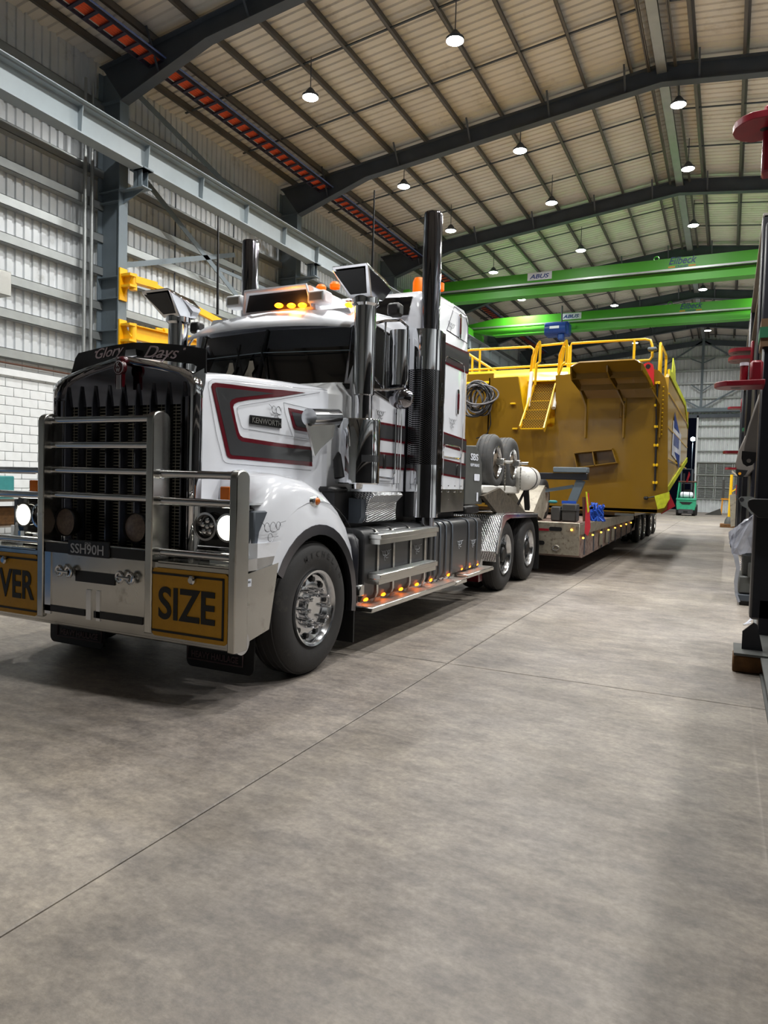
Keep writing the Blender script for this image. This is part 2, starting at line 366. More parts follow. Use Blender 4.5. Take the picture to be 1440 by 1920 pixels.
# right wall
wr = obj('wall_right', MB().box(XR + .13, XR + .25, YN, YF, 0, 11.5), 'mortar', kind='structure')
mb = MB(); ribbed(mb, YN, YF, 0, 11.42, lambda t, d, z: (XR + .05 + d, t, z), .42, .05); obj('cladding', mb, 'wall_sheet', wr, flat=True)
for z in (2, 3.5, 4.95, 6.5, 8.02, 9.55): obj('girt', MB().box(XR - .17, XR + .04, YN, YF, z - .2, z), 'girt', wr)
# near end wall (behind the camera)
wn = obj('wall_near', MB().box(XL, XR, YN - .2, YN - .1, 0, 12.8), 'mortar', kind='structure')
mb = MB(); ribbed(mb, XL, XR, 0, 12.8, lambda t, d, z: (t, YN - d, z), .42, .05); obj('cladding', mb, 'wall_sheet', wn, flat=True)
# roof
cl = obj('ceiling', MB().poly([(XL - .2, YN, rz(XL) + .32), (RX, YN, 12.86), (XR + .2, YN, rz(XR) + .32), (XR + .2, YN, rz(XR) + .4), (RX, YN, 12.95), (XL - .2, YN, rz(XL) + .4)], (0, YF - YN, 0)), 'roof_sheet', kind='structure')
for sgn, e in ((-1, XL - .1), (1, XR + .1)):
    mb = MB(); lo = []; hi = []
    for i in range(int((YF - YN) / .25)):
        t = YN + i * .25
        for dt, dd in ((0, 0), (.17, 0), (.19, .04), (.23, .04)):
            lo.append((RX, t + dt, 12.74 + dd)); hi.append((e, t + dt, rz(e) + .22 + dd))
    k = len(lo); mb.add(lo + hi, [(i, i + 1, k + i + 1, k + i) for i in range(k - 1)]); obj('roof_sheeting', mb, 'roof_sheet', cl, flat=True)
pts = [-13.3 + 1.17 * i for i in range(10)]
px_ = [p for p in pts] + [2 * RX - p for p in pts]
for x in px_:
    z = rz(x); d = 1 if x < RX else -1
    obj('purlin', MB().box(x - .006, x + .006, YN, YF, z, z + .21).box(x - .006, x + .07 * d, YN, YF, z, z + .012).box(x - .07 * d, x + .006, YN, YF, z + .2, z + .21), 'purlin', cl)
for dx in (-.32, .32):
    obj('purlin', MB().box(RX + dx - .006, RX + dx + .006, YN, YF, 12.42, 12.66).box(RX + dx - .04, RX + dx + .04, YN, YF, 12.42, 12.44), 'purlin', cl)
obj('ridge_tray', MB().box(RX - .13, RX + .13, YN, YF, 12.33, 12.36).box(RX - .13, RX - .12, YN, YF, 12.33, 12.42).box(RX + .12, RX + .13, YN, YF, 12.33, 12.42), 'girt', cl)
FR = [12.4 + 7.5 * k for k in range(-4, 6)]
for y0 in FR[:-1] + [FR[-1]]:
    for q in (2.5, 5.0):
        y = y0 + q
        if y > YF: continue
        obj('bridging', MB().bar((XL + .4, y, rz(XL + .4) + .09), (RX - .3, y, 12.56), .05, .03).bar((RX + .3, y, 12.56), (XR - .4, y, rz(XR - .4) + .09), .05, .03), 'steel_dark', cl)
# portal frames
for n_, y in enumerate(FR):
    if y < -12: continue
    pf = empty('portal_frame', (RX, y, 0), kind='structure')
    for s_ in (-1, 1):
        mx = lambda x: x if s_ < 0 else 2 * RX - x
        mb = MB(); bw = .13
        mb.box(mx(-13.78), mx(-13.1), y - .01, y + .01, 0, 11.0)
        mb.box(mx(-13.12), mx(-13.09), y - bw, y + bw, 0, 10.3).box(mx(-13.8), mx(-13.77), y - bw, y + bw, 0, 11.0)
        for z in (4.95, 5.7, 6.2, 7.95, 8.2, 9.6, 10.28): mb.box(mx(-13.77), mx(-13.12), y - bw, y + bw, z, z + .02)
        obj('column', mb, 'steel_grey', pf)
        # rafter with haunch
        top = [(mx(-13.78), rz(-13.78)), (mx(RX), rz(RX))]
        bot = [(mx(RX), 12.06), (mx(-10.6), 11.05), (mx(-13.1), 10.25)]
        P_ = [(x, y - .014, z) for x, z in top + bot]
        mb = MB().poly(P_, (0, .028, 0))
        mb.bar((top[0][0], y, top[0][1]), (top[1][0], y, top[1][1]), 2 * bw, .025)
        mb.bar((mx(RX), y, 12.06), (mx(-10.6), y, 11.05), 2 * bw, .025).bar((mx(-10.6), y, 11.05), (mx(-13.1), y, 10.25), 2 * bw, .025)
        obj('rafter', mb, 'steel_dark', pf)
        mb = MB()
        for x in (-12.0, -9.5, -7.2, -4.9, -2.9):
            zb = 12.06 - (RX - x) * .117 if x > -10.6 else 11.05 - (-10.6 - x) * .32
            mb.bar((mx(x), y - .02, zb + .03), (mx(x), y - .45, rz(x) + .12), .05, .02).bar((mx(x), y + .02, zb + .03), (mx(x), y + .45, rz(x) + .12), .05, .02)
        obj('fly_brace', mb, 'steel_dark', pf)
        # corbel for the crane beam
        mb = MB().box(mx(-13.1), mx(-12.35), y - .14, y + .14, 8.16, 8.19).box(mx(-12.68), mx(-12.42), y - .1, y - .08, 8.19, 8.58).box(mx(-12.68), mx(-12.42), y + .08, y + .1, 8.19, 8.58).box(mx(-12.56), mx(-12.54), y - .1, y + .1, 8.19, 8.58).box(mx(-12.75), mx(-12.3), y - .15, y + .15, 8.57, 8.6)
        mb.poly([(mx(-13.1), y - .01, 8.17), (mx(-12.4), y - .01, 8.17), (mx(-13.1), y - .01, 7.9)], (0, .02, 0))
        obj('corbel', mb, 'steel_grey', pf)
    cb = MB()
# crane runway beams
for s_ in (-1, 1):
    xb = -12.5 if s_ < 0 else 2 * RX + 12.5
    rb = obj('crane_runway_beam', ibeam(MB(), (xb, YN + .2, 8.88), (xb, YF - .4, 8.88), .62, .34, .03, .02).box(xb - .27, xb + .27, YN + .2, YF - .4, 9.19, 9.21), 'beam_grey', kind='structure', flat=True)
    q = 12.4 - 1.87 * 12
    while q < YF - 1:
        if s_ < 0 and q > 6 or abs(((q - 12.4) / 7.5) % 1) < .05:
            for d in (-1, 1): obj('stiffener', MB().poly([(xb, q - .008, 9.16), (xb + d * .16, q - .008, 9.16), (xb + d * .12, q - .008, 8.60), (xb, q - .008, 8.60)], (0, .016, 0)), 'beam_grey', rb)
        q += 1.875
# wall bracing
wb = obj('wall_bracing', MB().bar((-13.35, 12.7, 9.2), (-13.35, 19.6, 5.6), .02, .15).bar((-13.35, 12.7, 10.9), (-13.35, 19.6, 9.2), .02, .15).bar((-13.35, 12.75, 6.62), (-13.35, 16.9, 8.1), .02, .13).bar((-13.35, 16.2, 7.5), (-13.35, 19.8, 7.5), .02, .1), 'steel_grey', kind='structure')
for k, yy in enumerate((14.9, 17.4)):
    obj('sag_rod', MB().cyl((XL + .1, yy, 4.1), (XL + .1, yy, 10.4), .02, n=6), 'steel_dark', wb)
for y0 in (11.75, 11.95): 
    tag(obj('downpipe', MB().cyl((-13.62, y0, 0), (-13.62, y0, 9.0), .045, n=10).cyl((-13.62, y0, 9.0), (-13.62, y0, 10.6), .03, n=8), 'girt'), 'pale steel pipe of the pair beside the first wall column, %s one' % ('left' if y0 < 11.8 else 'right'), 'pipe', 'vertical pipes beside the first column')
# cable ladder under the roof near the eave
lad = empty('cable_ladder', (-12.1, 20, 10.9), 'long cable ladder of orange cables under the roof above the crane beam', 'cable ladder')
obj('side_rail', MB().bar((-12.32, -5, 10.89), (-12.32, 50, 10.89), .03, .08).bar((-11.90, -5, 10.94), (-11.90, 50, 10.94), .03, .08), 'purple_rail', lad)
mb = MB(); q = -5.
while q < 50: mb.bar((-12.32, q, 10.86), (-11.90, q, 10.91), .08, .03); q += .37
obj('rungs', mb, 'purple_rail', lad, kind='stuff')
mb = MB()
for k in range(5): mb.cyl((-12.23 + k * .055, -5, 10.93 + k * .01), (-12.23 + k * .055, 50, 10.93 + k * .01), .026, n=6)
obj('orange_cable', mb, 'orange_cable', lad, kind='stuff'); obj('blue_pipe', MB().cyl((-11.82, -5, 10.96), (-11.82, 50, 10.96), .02, n=6), 'blue_pipe', lad)
# far wall
wf = empty('wall_far', (0, YF, 0), kind='structure')
DX0, DX1, DZ = -9.0, -2.15, 6.75
def fclad(a, b, z0, z1):
    mb = MB(); ribbed(mb, a, b, z0, z1, lambda t, d, z: (t, YF + d, z), .25, .045); obj('cladding', mb, 'wall_sheet', wf, flat=True)
fclad(XL, DX0, 0, 12.8); fclad(DX1, XR, 0, 1.0); fclad(DX1, XR, 3.55, 6.9); fclad(DX0 - .2, XR, 6.9, 12.9); 
obj('backing', MB().box(XL, DX0, YF + .06, YF + .1, 0, 12.8).box(DX1, XR, YF + .1, YF + .14, 0, 7).box(DX0, XR, YF + .06, YF + .1, 7, 12.8), 'mortar', wf)
for z in (.95, 1.75, 2.65, 3.55, 4.35, 5.3, 6.15): obj('girt', MB().box(DX1, XR, YF - .16, YF - .01, z, z + .07), 'girt', wf)
for z in (8.2, 9.25, 10.15, 11.05, 11.95): obj('girt', MB().box(XL, XR, YF - .16, YF - .01, z - .1, z + .02), 'girt', wf)
obj('door_header', MB().box(XL, XR, YF - .5, YF - .1, 7.15, 7.4), 'steel_grey', wf); obj('door_track', MB().box(XL, XR, YF - .3, YF - .1, 6.75, 7.0), 'steel_dark', wf)
obj('door_jamb', MB().box(DX1 - .07, DX1 + .05, YF - .3, YF - .05, 0, 6.9), 'white_dull', wf)
obj('gable_post', MB().box(-2.08, -1.92, YF - .36, YF - .18, 7.3, 12.4), 'steel_grey', wf)
mb = MB().bar((-2, YF - .3, 7.4), (-4.9, YF - .3, 9.1), .1).bar((-2, YF - .3, 7.4), (.9, YF - .3, 9.1), .1).bar((-2, YF - .3, 12.2), (-5.8, YF - .3, 9.7), .1).bar((-2, YF - .3, 12.2), (1.8, YF - .3, 9.7), .1)
mb.bar((-2, YF - .3, 8.6), (-2.7, YF - .3, 9.1), .07).bar((-2, YF - .3, 8.6), (-1.3, YF - .3, 9.1), .07).bar((-2, YF - .3, 10.6), (-2.8, YF - .3, 10.95), .07).bar((-2, YF - .3, 10.6), (-1.2, YF - .3, 10.95), .07)
obj('gable_bracing', mb, 'steel_grey', wf)
obj('gable_rafter', MB().bar((XL, YF - .25, 10.75), (RX, YF - .25, 12.1), .2, .35).bar((RX, YF - .25, 12.1), (XR, YF - .25, 10.75), .2, .35), 'steel_dark', wf)
lv = None
for ix in range(5):
    for iz, z in enumerate((1.05, 1.87, 2.75)):
        x0 = -2.0 + ix * 1.15
        lf = obj('louvre_frame', MB().box(x0, x0 + .06, YF - .1, YF, z, z + .72).box(x0 + 1.03, x0 + 1.09, YF - .1, YF, z, z + .72).box(x0 + .5, x0 + .54, YF - .1, YF, z, z + .72), 'girt', wf)
        for k in range(7):
            zz = z + .03 + k * .1
            sl = MB().poly([(x0 + .06, YF - .08, zz), (x0 + .06, YF - .02, zz + .045), (x0 + .06, YF - .02, zz + .06), (x0 + .06, YF - .08, zz + .015)], (.97, 0, 0))
            if lv is None: lv = obj('slat', sl, 'girt', lf); lo0 = (x0, zz)
            else: dup(lv, (x0 - lo0[0], 0, zz - lo0[1]), lf)
tag(obj('flood_light', MB().cb(-2.68, -2.38, YF + 2, YF + 2.1, 5.25, 5.5, .04), 'flood'), 'bright white floodlight shining outside the dark open doorway', 'light'); obj('mounting_pole', MB().box(-2.55, -2.51, YF + 2.12, YF + 2.2, 0, 5.6), 'steel_dark', bpy.data.objects['flood_light'])
L_ = bpy.data.lights.new('flood_lamp', 'SPOT'); L_.energy = 1500; L_.spot_size = 2.0; L_.color = (.9, 1, 1); lo_ = bpy.data.objects.new('flood_lamp', L_); COL.objects.link(lo_); lo_.location = (-2.5, YF + 1.9, 5.45); lo_.rotation_euler = (math.radians(60), 0, 0)
# ================================================================ HIGH BAYS
def highbay():
    o = empty('high_bay_light', (0, 0, 0))
    obj('housing', MB().lathe([(0, .19), (.05, .2), (.09, .14), (.16, .1), (.22, .05), (.22, .0)], (0, 0, 0), 'Z', 24), 'steel_dark', o)
    obj('lens', MB().lathe([(-.012, 0), (-.012, .17), (0, .19)], (0, 0, 0), 'Z', 24), 'lamp_white', o)
    obj('hook', MB().cyl((0, 0, .2), (0, 0, .95), .012, n=6), 'steel_dark', o)
    l = bpy.data.lights.new('lamp', 'AREA'); l.shape = 'DISK'; l.size = .36; l.spread = 2.75; l.energy = LAMP_W; l.color = (1, .99, .965)
    lo = bpy.data.objects.new('lamp', l); COL.objects.link(lo); lo.parent = o; lo.location = (0, 0, -.03); ORG[lo.name] = Vector((0, 0, -.03))
    return o
LY = [5.0, 9.8, 14.9, 20.3, 24.4, 29.8, 34.8, 39.2, 44.0, 49.2]
lamps = []
for zz, lst in ((11.0, ((582, 183), (757, 350), (845, 433), (925, 511), (978, 562), (853, 77), (975, 283), (1034, 381), (1089, 470), (1152, 573), (1191, 643), (1272, 197), (1290, 317), (1300, 423), (1318, 543), (1327, 620))),): pass
LP = [(-9.51,14.822,10.8),(-9.54,20.363,10.8),(-9.544,24.533,10.8),(-9.608,29.965,10.8),(-9.647,34.798,10.8)] + [(-5.752,14.695,11.15),(-5.792,20.175,11.15),(-5.805,24.254,11.15),(-5.794,29.502,11.15),(-5.792,38.911,11.15),(-5.911,49.229,11.15)] + [(-1.598,20.221,11.6),(-1.559,24.31,11.6),(-1.617,29.512,11.6),(-1.559,38.978,11.6),(-1.576,48.984,11.6)]
ORD = ['nearest', 'second', 'third', 'fourth', 'fifth', 'sixth']
hb = highbay(); used = False
i = 0
for row, n_, nm in ((0, 5, 'left row over the crane beam side'), (1, 6, 'middle row'), (2, 5, 'row along the ridge')):
    for k in range(n_):
        p = LP[i]; i += 1
        lab = 'round white high-bay lamp, %s in the %s' % (ORD[k], nm)
        o = dup(hb, p, None, lab); tag(o, None, 'light', 'high-bay lamps under the roof')
for y in LY:   # the rest of the hall's lamps, out of the frame
    for x, z in ((-9.55, 10.8), (-5.75, 11.15), (-1.58, 11.6), (2.2, 11.15), (6.2, 10.8)):
        if x < 0 and y > 12: continue
        if x > -2 and x < 0 and y > 18: continue
        if x > 0 and y > 45: continue
        if y == 5.0 and x < -2: continue
        o = dup(hb, (x, y, z), None, 'round white high-bay lamp outside the picture'); tag(o, None, 'light', 'high-bay lamps outside the picture')
for ch in list(hb.children): bpy.data.objects.remove(ch)
bpy.data.objects.remove(hb)
# ================================================================ OVERHEAD CRANES
def crane(y, zt, lab, hoist):
    c = empty('overhead_crane', (RX, y, zt - .9), lab, 'crane', 'green overhead travelling cranes')
    x0, x1 = -12.75, 8.75
    pts = [(x0, zt - .25), (x0 + 1.6, zt), (x1 - 1.6, zt), (x1, zt - .25), (x1, zt - .55), (x1 - 1.6, zt - .88), (x0 + 1.6, zt - .88), (x0, zt - .55)]
    obj('girder', MB().poly([(x, y, z) for x, z in pts], (0, .42, 0)), 'crane_green', c)
    obj('lower_flange', MB().box(x0 + 1.5, x1 - 1.5, y - .06, y + .48, zt - .89, zt - .86), 'crane_green', c)
    obj('festoon_rail', MB().box(x0, x1, y - .16, y - .1, zt - .5, zt - .43), 'girt', c, label='grey cable rail along the girder')
    obj('festoon_cable', MB().cyl((x0, y - .12, zt - .54), (x1, y - .12, zt - .54), .02, n=6), 'black', c)
    for x in (x0 + .3, x1 - .3):
        obj('end_carriage', MB().cb(x - .15, x + .15, y - 1.3, y + 1.7, zt - .91, zt - .5, .03), 'crane_green', c)
    obj('lifting_eye', MB().tube([(RX - .8 + .09 * math.cos(t), y + .2, zt + .09 + .09 * math.sin(t)) for t in [k * PI / 6 for k in range(12)]], .02, 6, closed=True), 'crane_green', c)
    return c
c1 = crane(28.4, 10.12, 'nearer bright green overhead crane girder spanning the hall', False)
c2 = crane(35.4, 10.12, 'farther green overhead crane girder with a blue hoist on it', True)
def crane_sign(c, y, P, s1, s2, w1, w2):
    x0, z0 = P
    b = obj('sign_board', MB().box(x0, x0 + w1, y - .012, y, z0, z0 + .3), 'signboard', c)
    obj('lettering', MB().text('ABUS', (x0 + .09, y - .014, z0 + .06), (1, 0, 0), (0, 0, 1), w1 - .2, .17, .004, .25, .02), 'sign_blue', b)
def crane_logo(c, y, x, z):
    a = obj('logo', MB().text('Eilbeck', (x, y - .004, z), (1, 0, 0), (0, 0, 1), .95, .27, .004, .35, .015), 'eil_blue', c)
    obj('logo_bars', MB().box(x - .02, x + .22, y - .004, y - .001, z - .11, z - .06).box(x + .68, x + .92, y - .004, y - .001, z - .11, z - .06), 'logo_orange', a)
    obj('logo_name', MB().text('CRANES', (x + .24, y - .004, z - .13), (1, 0, 0), (0, 0, 1), .42, .09, .004, 0, .01), 'eil_blue', a)
crane_sign(c1, 28.4, (-7.658,9.822), 0, 0, .98, 0)
crane_sign(c2, 35.4, (-7.786,9.789), 0, 0, .98, 0)
crane_logo(c1, 28.4, -2.337, 9.879)
crane_logo(c2, 35.4, -2.347, 9.863)
hx0, _, hz0 = (-8.355,34.6,8.781); hx1, _, hz1 = (-7.172,34.6,9.468)
h = obj('hoist', MB().cb(hx0, hx1, 34.3, 35.0, hz0 + .05, hz1, .08), 'hoist_blue', c2, label='blue hoist trolley')
obj('hoist_motor', MB().cyl((hx0 + .1, 34.25, hz0 + .35), (hx1 - .1, 34.25, hz0 + .35), .28, n=16), 'hoist_blue', h)
obj('hoist_mark', MB().box(hx0 + .35, hx0 + .8, 33.955, 33.965, hz0 + .3, hz0 + .42), 'signboard', h)
obj('hoist_rope', MB().cyl((hx1 - .35, 34.35, hz1 - .1), (hx1 - .35, 34.35, hz1 + .75), .04, n=8), 'steel_dark', h)
obj('hook_block', MB().cb(hx1 - .5, hx1 - .2, 34.2, 34.5, hz0 - .2, hz0 + .1, .05), 'hoist_blue', h)
# ================================================================ JIB ARM (yellow, on first column)
jb = empty('wall_jib_crane', (-13.05, 12.4, 4.5), 'yellow steel jib crane bolted to the first grey wall column', 'jib crane')
obj('upper_bracket', MB().box(-13.08, -13.04, 12.27, 12.5, 5.65, 6.4).box(-13.04, -12.75, 12.3, 12.5, 6.2, 6.26).box(-13.04, -12.75, 12.3, 12.5, 5.95, 6.0).poly([(-13.04, 12.39, 5.75), (-13.04, 12.39, 6.25), (-12.78, 12.39, 6.2)], (0, .03, 0)).cyl((-12.85, 12.5, 5.9), (-12.85, 12.5, 6.28), .09), 'jib_yellow', jb)
obj('lower_bracket', MB().box(-13.08, -13.04, 12.27, 12.5, 4.45, 5.2).box(-13.04, -12.75, 12.3, 12.5, 5.05, 5.1).box(-13.04, -12.75, 12.3, 12.5, 4.68, 4.73).poly([(-13.04, 12.39, 4.5), (-13.04, 12.39, 5.1), (-12.78, 12.39, 4.8)], (0, .03, 0)).cyl((-12.85, 12.5, 4.6), (-12.85, 12.5, 5.12), .09), 'jib_yellow', jb)
obj('tie_arm', MB().bar((-12.85, 12.5, 6.15), (-12.75, 13.1, 6.15), .2, .16).bar((-12.75, 12.9, 6.14), (-12.3, 17.4, 5.35), .1, .16), 'jib_yellow', jb)
obj('beam', ibeam(MB(), (-12.85, 12.55, 4.92), (-12.2, 18.2, 4.92), .34, .18, .02, .015).bar((-12.8, 13.2, 5.15), (-12.3, 17.5, 5.15), .05, .05), 'jib_yellow', jb)
obj('trolley_hook', MB().cb(-12.9, -12.7, 13.4, 13.6, 5.08, 5.2, .02), 'jib_yellow', jb)
tag(obj('duct_box', MB().cb(-13.69, -13.0, 8.2, 9.46, 5.02, 5.5, .01), 'alu'), 'pale grey sheet metal box mounted high on left wall at picture edge', 'box')

# ================================================================ TRUCK
CX = -4.12
tk = empty('prime_mover', (CX, 7.5, 0), 'white bonneted prime mover with maroon and grey bands and chrome bull bar', 'truck')
def P(name, mb, m, parent=tk, **kw): return obj(name, mb, m, parent, **kw)
def B(name, mb, m, **kw): return P(name, mb, m, **kw), P(name, mb.mirror(), m, **kw)
# --- wheels
def wheel(name, xo, y, zc, s_, R, W, kind, parent=tk, tm='tyre', rm='alu_bright', dual=False):
    rr = .555 * R
    def pr(lst): return [(-a, r) for a, r in lst]
    w_ = obj(name, MB().lathe(pr([(.02, rr + .012), (0, rr + .008), (.006, rr - .01), (.03, rr - .025), (.10, rr - .035), (W - .05, rr - .04), (W - .02, rr + .01)]), (xo, y, zc), 'X', 40, s_), rm, parent)
    T_ = lambda x0: MB().lathe(pr([(W / 2, rr - .01), (.03, rr), (.004, rr + .05), (0, R * .80), (.012, R * .9), (.04, R * .965), (.06, R * .985), (W - .06, R * .985), (W - .03, R * .965), (W - .004, R * .85), (W - .004, rr + .05), (W - .03, rr), (W / 2, rr - .01)]), (x0, y, zc), 'X', 44, s_)
    ty = obj('tyre', T_(xo), tm, w_)
    tr = MB(); n = 44
    for r0, r1 in ((.06, .1), (.115, .155), (.17, .21), (W - .085, W - .06)):
        if r1 < W - .03: tr.lathe(pr([(r0, R * .98), (r0 + .004, R), (r1 - .004, R), (r1, R * .98)]), (xo, y, zc), 'X', 44, s_)
    obj('tread', tr, tm, w_)
    if dual: obj('tyre', T_(xo - s_ * (W + .05)), tm, w_)
    if kind == 'steer':
        obj('disc', MB().lathe(pr([(.05, rr - .03), (.075, .225), (.06, .19), (.075, .12), (.075, 0)]), (xo, y, zc), 'X', 40, s_), rm, w_)
        hm = MB()
        for k in range(10):
            a = k * PI / 5 + .15; hm.cyl((xo - s_ * .071, y + .222 * math.cos(a), zc + .222 * math.sin(a)), (xo - s_ * .05, y + .222 * math.cos(a), zc + .222 * math.sin(a)), .021, n=10)
        obj('hand_holes', hm, 'black', w_, kind='stuff')
        for k in range(10):
            a = k * PI / 5; p = (y + .142 * math.cos(a), zc + .142 * math.sin(a))
            obj('nut_cover', MB().tube([(xo - s_ * .075, *p), (xo - s_ * .05, *p), (xo - s_ * .045, *p), (xo + s_ * .03, *p), (xo + s_ * .045, *p)], [.022, .022, .017, .017, .010], 12), 'chrome', w_)
        obj('hub', MB().lathe(pr([(.075, .1), (.03, .098), (.02, .09), (.02, 0)]), (xo, y, zc), 'X', 24, s_), rm, w_)
    elif kind == 'drive':
        obj('disc', MB().lathe(pr([(.16, rr - .035), (.17, .2), (.18, .15), (.18, 0)]), (xo, y, zc), 'X', 36, s_), rm, w_)
        hb_ = MB().lathe(pr([(.18, .12), (.04, .11), (.02, .09), (.02, 0)]), (xo, y, zc), 'X', 24, s_)
        for k in range(14):
            a = k * 2 * PI / 14; hb_.cyl((xo - s_ * .17, y + .14 * math.cos(a), zc + .14 * math.sin(a)), (xo - s_ * .06, y + .14 * math.cos(a), zc + .14 * math.sin(a)), .013, n=6)
        obj('hub', hb_, 'black', w_)
    else:
        obj('disc', MB().lathe(pr([(.05, rr - .03), (.06, rr * .6), (.04, rr * .35), (.045, 0)]), (xo, y, zc), 'X', 32, s_), 'wheel_tan' if kind == 'spare' else rm, w_)
        hm = MB()
        for k in range(6):
            a = k * PI / 3 + .3; hm.cyl((xo - s_ * .062, y + rr * .72 * math.cos(a), zc + rr * .72 * math.sin(a)), (xo - s_ * .045, y + rr * .72 * math.cos(a), zc + rr * .72 * math.sin(a)), .03, n=10)
        obj('hand_holes', hm, 'black', w_, kind='stuff')
    return w_, ty
for s_, xo in ((1, -2.858), (-1, 2 * CX + 2.858)):
    w_, ty = wheel('wheel', xo, 4.70, .523, s_, .523, .31, 'steer')
    tx = MB(); r = .405
    for k, ch in enumerate('MICHELIN'):
        a = math.radians(112 - k * 11.5); rad = Vector((0, -math.cos(a) * -1, math.sin(a))); tan = Vector((0, math.sin(a), -math.cos(a)))
        if s_ < 0: continue
        rad = Vector((0, math.cos(a), math.sin(a)))
        tx.text(ch, Vector((xo + .001, 4.70, .523)) + rad * r - tan * (.02 if ch != 'I' else .006), tan, rad, .04 if ch != 'I' else .012, .045, .0015, 0, .004)
    if tx.v: obj('lettering', tx, 'tyre', w_)
    for yy in (9.93, 11.27): wheel('wheel', xo, yy, .52, s_, .52, .27, 'drive', dual=True)
P('axle', MB().cyl((CX - 1.2, 4.70, .52), (CX + 1.2, 4.70, .52), .07).cyl((CX - 1.1, 9.93, .52), (CX + 1.1, 9.93, .52), .11).cyl((CX - 1.1, 11.27, .52), (CX + 1.1, 11.27, .52), .11), 'black')
P('chassis_frame', MB().box(CX - .43, CX - .36, 4.0, 12.1, .78, 1.08).box(CX + .36, CX + .43, 4.0, 12.1, .78, 1.08).box(CX - .36, CX + .36, 4.3, 6.4, .5, 1.3).box(CX - .36, CX + .36, 8.2, 8.3, .8, 1.05).box(CX - .36, CX + .36, 12.0, 12.1, .8, 1.05).box(CX - .9, CX + .9, 5.5, 8.4, 1.0, 1.16), 'black')
P('fifth_wheel', MB().cb(CX - .45, CX + .45, 10.1, 11.0, 1.1, 1.22, .04), 'black')
# --- radiator surround and grille
half = [(0.73,0.896),(0.726,1.576),(0.731,2.081),(0.729,2.182),(0.694,2.243),(0.61,2.291),(0.375,2.348),(0.06,2.407)]
out = half + [(-x, z) for x, z in half[::-1]]
out[0] = (out[0][0], .86); out[-1] = (out[-1][0], .86)
def ring(s_, dz, y):
    c = 1.55; return [(CX + x * s_, y, c + (z - c) * (1 - (1 - s_) * .85) + dz) for x, z in out]
mb = MB(); mb.loft([ring(1.0, 0, 3.96), ring(1.0, 0, 3.91), ring(.985, 0, 3.885), ring(.95, 0, 3.875), ring(.935, 0, 3.895), ring(.93, 0, 3.98)], cap=False)
P('radiator_surround', mb, 'chrome', ang=50)
gz = 2.045
P('radiator_core', MB().box(CX - .66, CX + .66, 3.975, 3.985, .86, 2.2), 'mirror_grille')
cr = ring(.93, 0, 3.93); cr = [p for p in cr if p[2] > gz]; 
P('grille_crown', MB().poly([(CX + .64, 3.93, gz)] + cr + [(CX - .64, 3.93, gz)], (0, .03, 0)), 'crown')
wire = MB(); z = .92
while z < gz: wire.box(CX - .63, CX + .63, 3.953, 3.96, z, z + .006); z += .024
for k in range(19): wire.box(CX - .63 + k * .07 - .002, CX - .63 + k * .07 + .002, 3.952, 3.957, .9, gz)
P('grille_mesh', wire, 'grille_wire', kind='stuff', flat=True)
for k in range(-4, 5):
    x = CX + k * .148
    P('grille_bar', MB().loft([[(x - .006, 3.895, z_), (x + .006, 3.895, z_), (x + .024, 3.95, z_), (x - .024, 3.95, z_)] for z_ in (.9, gz + .02)] + [[(x - .002, 3.915, gz + .16), (x + .002, 3.915, gz + .16), (x + .003, 3.93, gz + .16), (x - .003, 3.93, gz + .16)]]), 'grille_bar')
for s_ in (-1, 1): P('grille_side_bar', MB().cb(CX + s_ * .635 - .02, CX + s_ * .635 + .02, 3.90, 3.97, .88, 2.1, .008), 'grille_bar')
# badge
bx = -4.07
bd = P('radiator_badge', MB().lathe([(0, 0), (0, .05), (.012, .056), (.03, .056)], (bx, 3.825, 2.314), 'Y', 28).box(bx - .032, bx + .032, 3.83, 3.86, 2.173, 2.31).cb(bx - .04, bx + .04, 3.83, 3.95, 2.337, 2.399, .02), 'badge_red')
bz = 2.314
obj('badge_lettering', MB().text('K', (bx - .016, 3.821, bz + .004), (1, 0, 0), (0, 0, 1), .032, .032, .003, 0, .01).text('W', (bx - .02, 3.821, bz - .036), (1, 0, 0), (0, 0, 1), .04, .032, .003, 0, .01).tube([(bx + .046 * math.cos(t), 3.824, bz + .046 * math.sin(t)) for t in [k * PI / 14 for k in range(28)]], .0025, 4, closed=True), 'plate_text', bd)
for k in (-1, 0, 1): obj('badge_stripe', MB().box(bx + k * .016 - .003, bx + k * .016 + .003, 3.826, 3.83, bz - .16, bz - .055), 'plate_text', bd)
P('bonnet_ornament', MB().loft([[(CX + .03 - a, 3.96 + t * .28, 2.42 + b) for a, b in ((-.06, 0), (.06, 0), (.05, .05), (-.05, .05))] for t in (0, 1)]), 'chrome')
# insect deflector with writing
dp = [(-4.776,4.0,2.314),(-4.729,4.0,2.443),(-4.693,4.0,2.483),(-4.499,4.0,2.506),(-4.298,4.0,2.523),(-4.105,4.0,2.531),(-3.837,4.0,2.51),(-3.581,4.0,2.475),(-3.403,4.0,2.442),(-3.4,4.0,2.267)]
lx = [p[0] for p in dp]
P_ = P('bug_deflector', MB().poly(dp + [(x, y, z - .02) for x, y, z in [(CX + .6, 4.0, 2.36), (CX, 4.0, 2.44), (CX - .65, 4.0, 2.36)]], (0, .012, 0)), 'smoke', label='smoked black bonnet deflector with script writing')
def lt(s, a, b, hgt, th, bold=.0, sh=.5, y=3.994):
    a = Vector(a); b = Vector(b); u = b - a; n = u.length; u.normalize(); v = Vector((-u.z, 0, u.x))
    return MB().text(s, a, u, v, n, hgt, .004, sh, bold)
obj('script_writing', lt('Glory', (-4.492,3.995,2.401), (-4.191,3.995,2.426), .098, 0), 'script_pink', P_)
